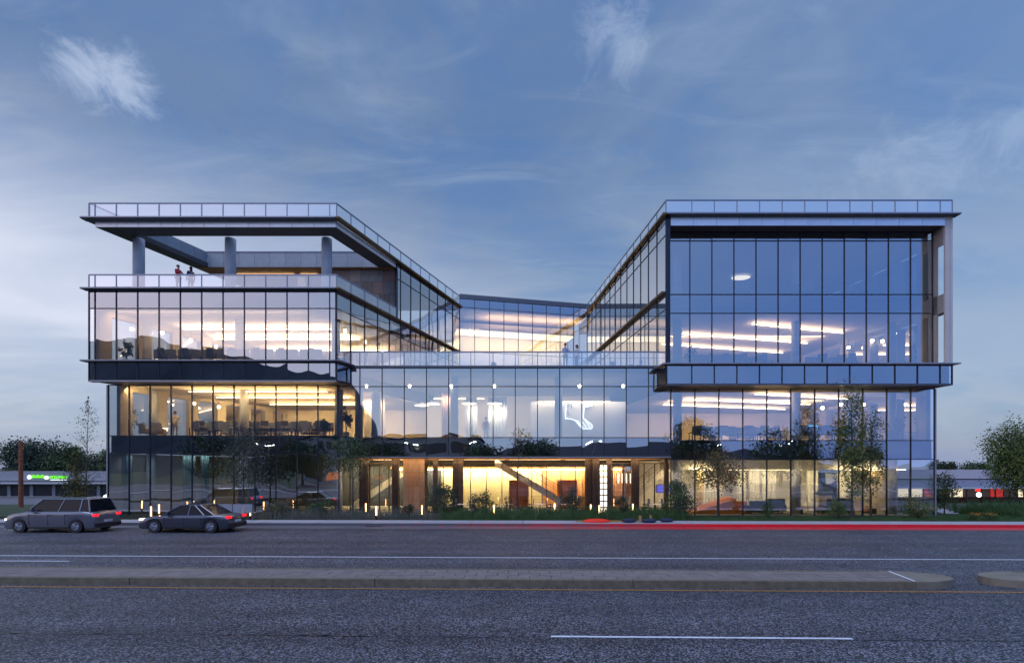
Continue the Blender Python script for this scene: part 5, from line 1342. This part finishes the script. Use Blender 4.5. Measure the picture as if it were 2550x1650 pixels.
# shop at the right
SO2 = (85,110,-3.8); s2 = thing('shop_building','low store with grey canopy roof and red window displays at the right','shop', SO2)
def S2(name, x0,x1,y0,y1,z0,z1,m): return bx(name,x0,x1,y0,y1,z0,z1,m,s2,SO2)
m_lil = mat('lilac_render',(.52,.48,.52),.8,var=.06)
S2('wall',72,140,112,130,-3.8,1.0,m_shop); S2('parapet',80,126.2,110.5,112,1.3,3.4,m_lil)
b = MB(); b.hexa([(70-85,-6,3.15),(140-85,-6,3.15),(140-85,2,5.0),(70-85,2,5.0),(70-85,-6,3.3),(140-85,-6,3.3),(140-85,2,5.2),(70-85,2,5.2)]); b.build('canopy_roof', mat('canopy_slate',(.17,.18,.24),.6,var=.1,vs=1), s2)
S2('fascia',70,140,103.7,103.98,-.72,-.45,mat('fascia_white',(.65,.66,.7),.5))
for i in range(14):
    x = 86+i*3.1
    S2('shop_window',x,x+2.6,111.7,111.95,-2.9,-.9,(mat('display_red',(.5,.05,.05),em=(.75,.05,.05),es=.6), mat('display_cream',(.6,.55,.4),em=(1,.85,.6),es=1.1), mat('display_dark',(.06,.05,.07),em=(.4,.3,.3),es=.10))[(0,1,1,0,2,1,2,2,0,2,1,2,2,2)[i]])
    S2('canopy_post',x-.25,x-.05,104.4,104.6,-3.8,-.7,m_blackmetal)
S2('brick_plinth',86,128,111.4,111.69,-3.8,-2.95,mat('plinth_brick',(.28,.10,.08),.8,var=.2,vs=9))
bs_ = thing('round_sign','small round white lit sign under the red one at the right store','sign',(pxw(2432,104),103.6,-2.0)); b = MB(); b.cyl((0,0,0),(0,-.2,0),.5,n=20); b.build('face', mat('sign_warm',(1,1,1),em=(1,.95,.85),es=3), bs_); b = MB(); b.cyl((0,-.1,-.5),(0,-.1,-1.75),.06); b.build('post', m_blackmetal, bs_)
rs_ = thing('red_sign','small red lit sign hanging under the store canopy','sign',(pxw(2435,104),104,-.95)); b = MB(); b.box(-.5,.5,-.08,.08,-.28,.12); b.build('face', mat('sign_redglow',(.8,0,0),em=(1,.03,.02),es=2.5), rs_); b = MB(); b.cyl((-.4,0,.1),(-.4,0,.28),.02); b.cyl((.4,0,.1),(.4,0,.28),.02); b.build('bracket', m_blackmetal, rs_)
# background trees at the left and right
for i, (px, y, H, rx, kinds, lab) in enumerate(((5,118,7.0,4.5,['dark','olive'],'low dark tree at the very left edge behind the rust pole'),(60,128,15.5,5.5,['dark','teal'],'tall dark tree above the left end of the green sign'),(115,130,14.5,6.2,['dark','teal'],'broad dark tree above the green sign'),(165,127,13.5,5.0,['dark','green'],'dark tree behind the columnar oak'),(255,122,11.5,4.5,['dark','green'],'dark tree meeting the left corner of the building'),(222,140,10.0,5,['dark','green'],'lower tree seen through the wispy sapling'),
        (2345,150,10.0,3.5,['dark'],'small treetop above the right store, nearer the building'),(2430,145,9.5,4.5,['dark','green'],'treetop above the right store beside the large tree'))):
    tree('background_tree', lab, 'tree', pxw(px,y), y, -3.8, H, (rx,rx*.8,H*.42), H*.58, .3, 6500, .55, kinds, 60, 'round', 'background trees', limbs=12, spread=.34)
# rust coloured pole
po = thing('utility_pole','rust brown steel pole with a bracket at the left edge','pole',(pxw(52,46),46,-.3)); b = MB(); b.cyl((0,0,0),(0,0,6.3),.19,.15,12); b.build('shaft', mat('rust_steel',(.23,.085,.05),.8,var=.25,vs=3), po)
b = MB(); b.box(-.5,.05,-.05,.05,4.3,4.42); b.cyl((-.5,0,4.3),(-.5,0,4.6),.05); b.build('bracket', MATS['rust_steel'], po)
wl = thing('wall_lamp','glaring white floodlight on a short post at the left corner','floodlight',(pxw(266,33.5),33.5,0)); b = MB(); b.cyl((0,0,0),(0,0,1.2),.05); b.build('post', m_blackmetal, wl); b = MB(); b.ell((0,-.03,1.35),(.2,.12,.2),12,8); b.build('lamp', mat('flood_glow',(1,1,1),em=(1,.95,.8),es=14), wl)
# low boundary hedge/wall at the far left
hw_ = thing('boundary_wall','low pale boundary wall in front of the shops at the left','wall',(-55,80,far_z(80))); b = MB(); b.box(-40,22,0,.4,0,1.2); b.build('wall_body', m_shop, hw_); b = MB(); b.box(-40.1,22.1,-.08,.48,1.2,1.3); b.build('coping', m_ledge_pale, hw_)

# what the glass reflects from across the road, behind the camera --------
hl = MB()
prof = [(-1500,60),(-900,120),(-650,150),(-505,172),(-433,168),(-329,145),(-226,126),(-192,88),(-165,26),(-60,10),(1200,9)]
pts = []
for i in range(121):
    x = -1500+i*22
    for (xa,za),(xb,zb_) in zip(prof[:-1], prof[1:]):
        if xa <= x <= xb: e = lerp(za,zb_,(x-xa)/(xb-xa))
    pts.append((x, e+2.2*math.sin(x*.05)+1.3*math.sin(x*.13+1)))
for (xa,za),(xb,zb_) in zip(pts[:-1], pts[1:]):
    hl.poly([(xa,-420,-4),(xb,-420,-4),(xb,-560,zb_),(xa,-560,za)]); hl.poly([(xa,-560,za),(xb,-560,zb_),(xb,-760,-4),(xa,-760,-4)])
tag(hl.build('hill', mat('hill_woodland',(.038,.055,.085),.95,var=.4,vs=.02)), kind='structure')
BO3 = (-27,-42,0); ob = thing('opposite_office','pale office block with dark strip windows across the road, seen in reflection','office building', BO3)
def O3(name,*a): return bx(name,*a,ob,BO3)
O3('wall',-48,-8,-60,-42,0,10.5,mat('block_render',(.42,.45,.52),.8,var=.1)); O3('roof',-48.5,-7.5,-60.5,-41.5,10.5,10.9,m_dark)
for f in range(3):
    for i in range(8):
        x = -47+i*4.8; O3('window',x,x+4.0,-41.99,-41.9,1.0+f*3.3,2.7+f*3.3,mat('cafe_lit',(.5,.2,.1),em=(1,.28,.10),es=.5) if f == 0 and i%2 else gw)
BO4 = (12,-44,0); rb = thing('opposite_store','long dark roofed store across the road, seen in reflection','shop', BO4)
def O4(name,*a): return bx(name,*a,rb,BO4)
O4('wall',-7,78,-60,-44,0,3.6,mat('store_render',(.5,.5,.52),.8,var=.1))
b = MB(); b.hexa([(-20,2.0,3.5),(68,2.0,3.5),(68,-18,3.5),(-20,-18,3.5),(-14,-6,9.0),(30,-6,9.6),(30,-9,9.6),(-14,-9,9.0)]); b.build('roof', mat('store_roof',(.04,.045,.075),.7,var=.1), rb)
for i in range(14):
    x = -4+i*5.8; O4('shop_window',x,x+4.6,-43.99,-43.9,.5,2.9,mat('store_lit',(.5,.45,.4),em=(1,.86,.62),es=(.55)) if i%3 else gw)
def mk_sl():
    r = thing('street_lamp','', 'street lamp'); b = MB(); b.cyl((0,0,0),(0,0,8.9),.11,.07,8); b.build('post', m_rail, r)
    b = MB(); b.cyl((-1.1,0,8.9),(1.1,0,8.9),.04,n=6); b.build('arm', m_rail, r)
    for s_ in (-1,1):
        b = MB(); b.box(s_*1.1-.35,s_*1.1+.35,-.15,.15,8.84,8.96); b.build('lamp_head', m_streetlamp, r)
    return r
sl = Proto(mk_sl)
for i,(x,y) in enumerate(((-54,-38),(-21,-36),(17,-36),(44,-38),(56,-33),(92,-36),(-8,-30))):
    sl((x,y,0), .2*i, 'double headed street lamp across the road, %s of the row reflected' % ORD[i], 'street lamps across the road')
for x,y,H,rx,lab in ((33,-20,12.5,4.2,'dense dark tree across the road, seen in the fourth bay of the right wing'),(50,-22,10.5,5.6,'broad dark tree across the road, seen right of the round column'),(70,-30,8,3,'small tree across the road, seen at the right end of the glass'),(-6,-30,8.5,4.2,'tree across the road, seen left of the outline sign'),(4,-34,10,5,'rounded tree across the road, seen below the outline sign'),(-40,-24,9,5,'dark tree across the road, seen in the left ground floor'),(-24,-22,8,5,'bushy tree across the road, seen left of the entrance'),(-58,-26,10,5,'outermost dark tree across the road on the left')):
    tree('roadside_tree', lab, 'tree', x, y, 0, H, (rx,rx,H*.40), H*.6, .25, 4200, .5, ['dark','green'], 50, 'round', 'trees across the road', limbs=10, spread=.34)
tag(link('near_footway', MB().mesh('x', m_walk)) if False else (lambda b: (b.prism([rd(-200,-6), rd(200,-6), rd(200,-3.2), rd(-200,-3.2)], -.3, .12), b.build('near_footway', m_walk))[1])(MB()), kind='structure')
b = MB(); b.box(-120,150,-43.5,-7,-.3,.012); tag(b.build('car_park', m_asph), kind='structure')

# small road ironwork
dr = thing('drain_grate','dark iron drain grate in the gutter of the far kerb','drain grate',(*rd(pxw(892,27),27.75),.0)); b = MB(); b.box(-.45,.45,-.2,.2,.012,.03); b.build('frame', m_blackmetal, dr)
for i in range(9):
    b = MB(); b.box(-.40+i*.09,-.36+i*.09,-.16,.16,.03,.045); b.build('bar', m_ledge, dr)
b = MB()
for (x,y,n_) in ((-9,11.2,26),(3.5,12.0,18),(11,10.6,20),(-14,10.2,16),(-3,21,22),(12,20.5,20)):
    a = random.uniform(-.5,.5)+random.choice((0,math.pi))
    for i in range(n_):
        a += random.gauss(0,.35); l = random.uniform(.08,.2); nx, ny = x+math.cos(a)*l, y+math.sin(a)*l*.7; w2 = random.uniform(.004,.011)
        b.poly([(x-w2,y-w2,.005),(nx-w2,ny-w2,.005),(nx+w2,ny+w2,.005),(x+w2,y+w2,.005)]); x, y = nx, ny
tag(b.build('road_cracks', m_seal), kind='structure')
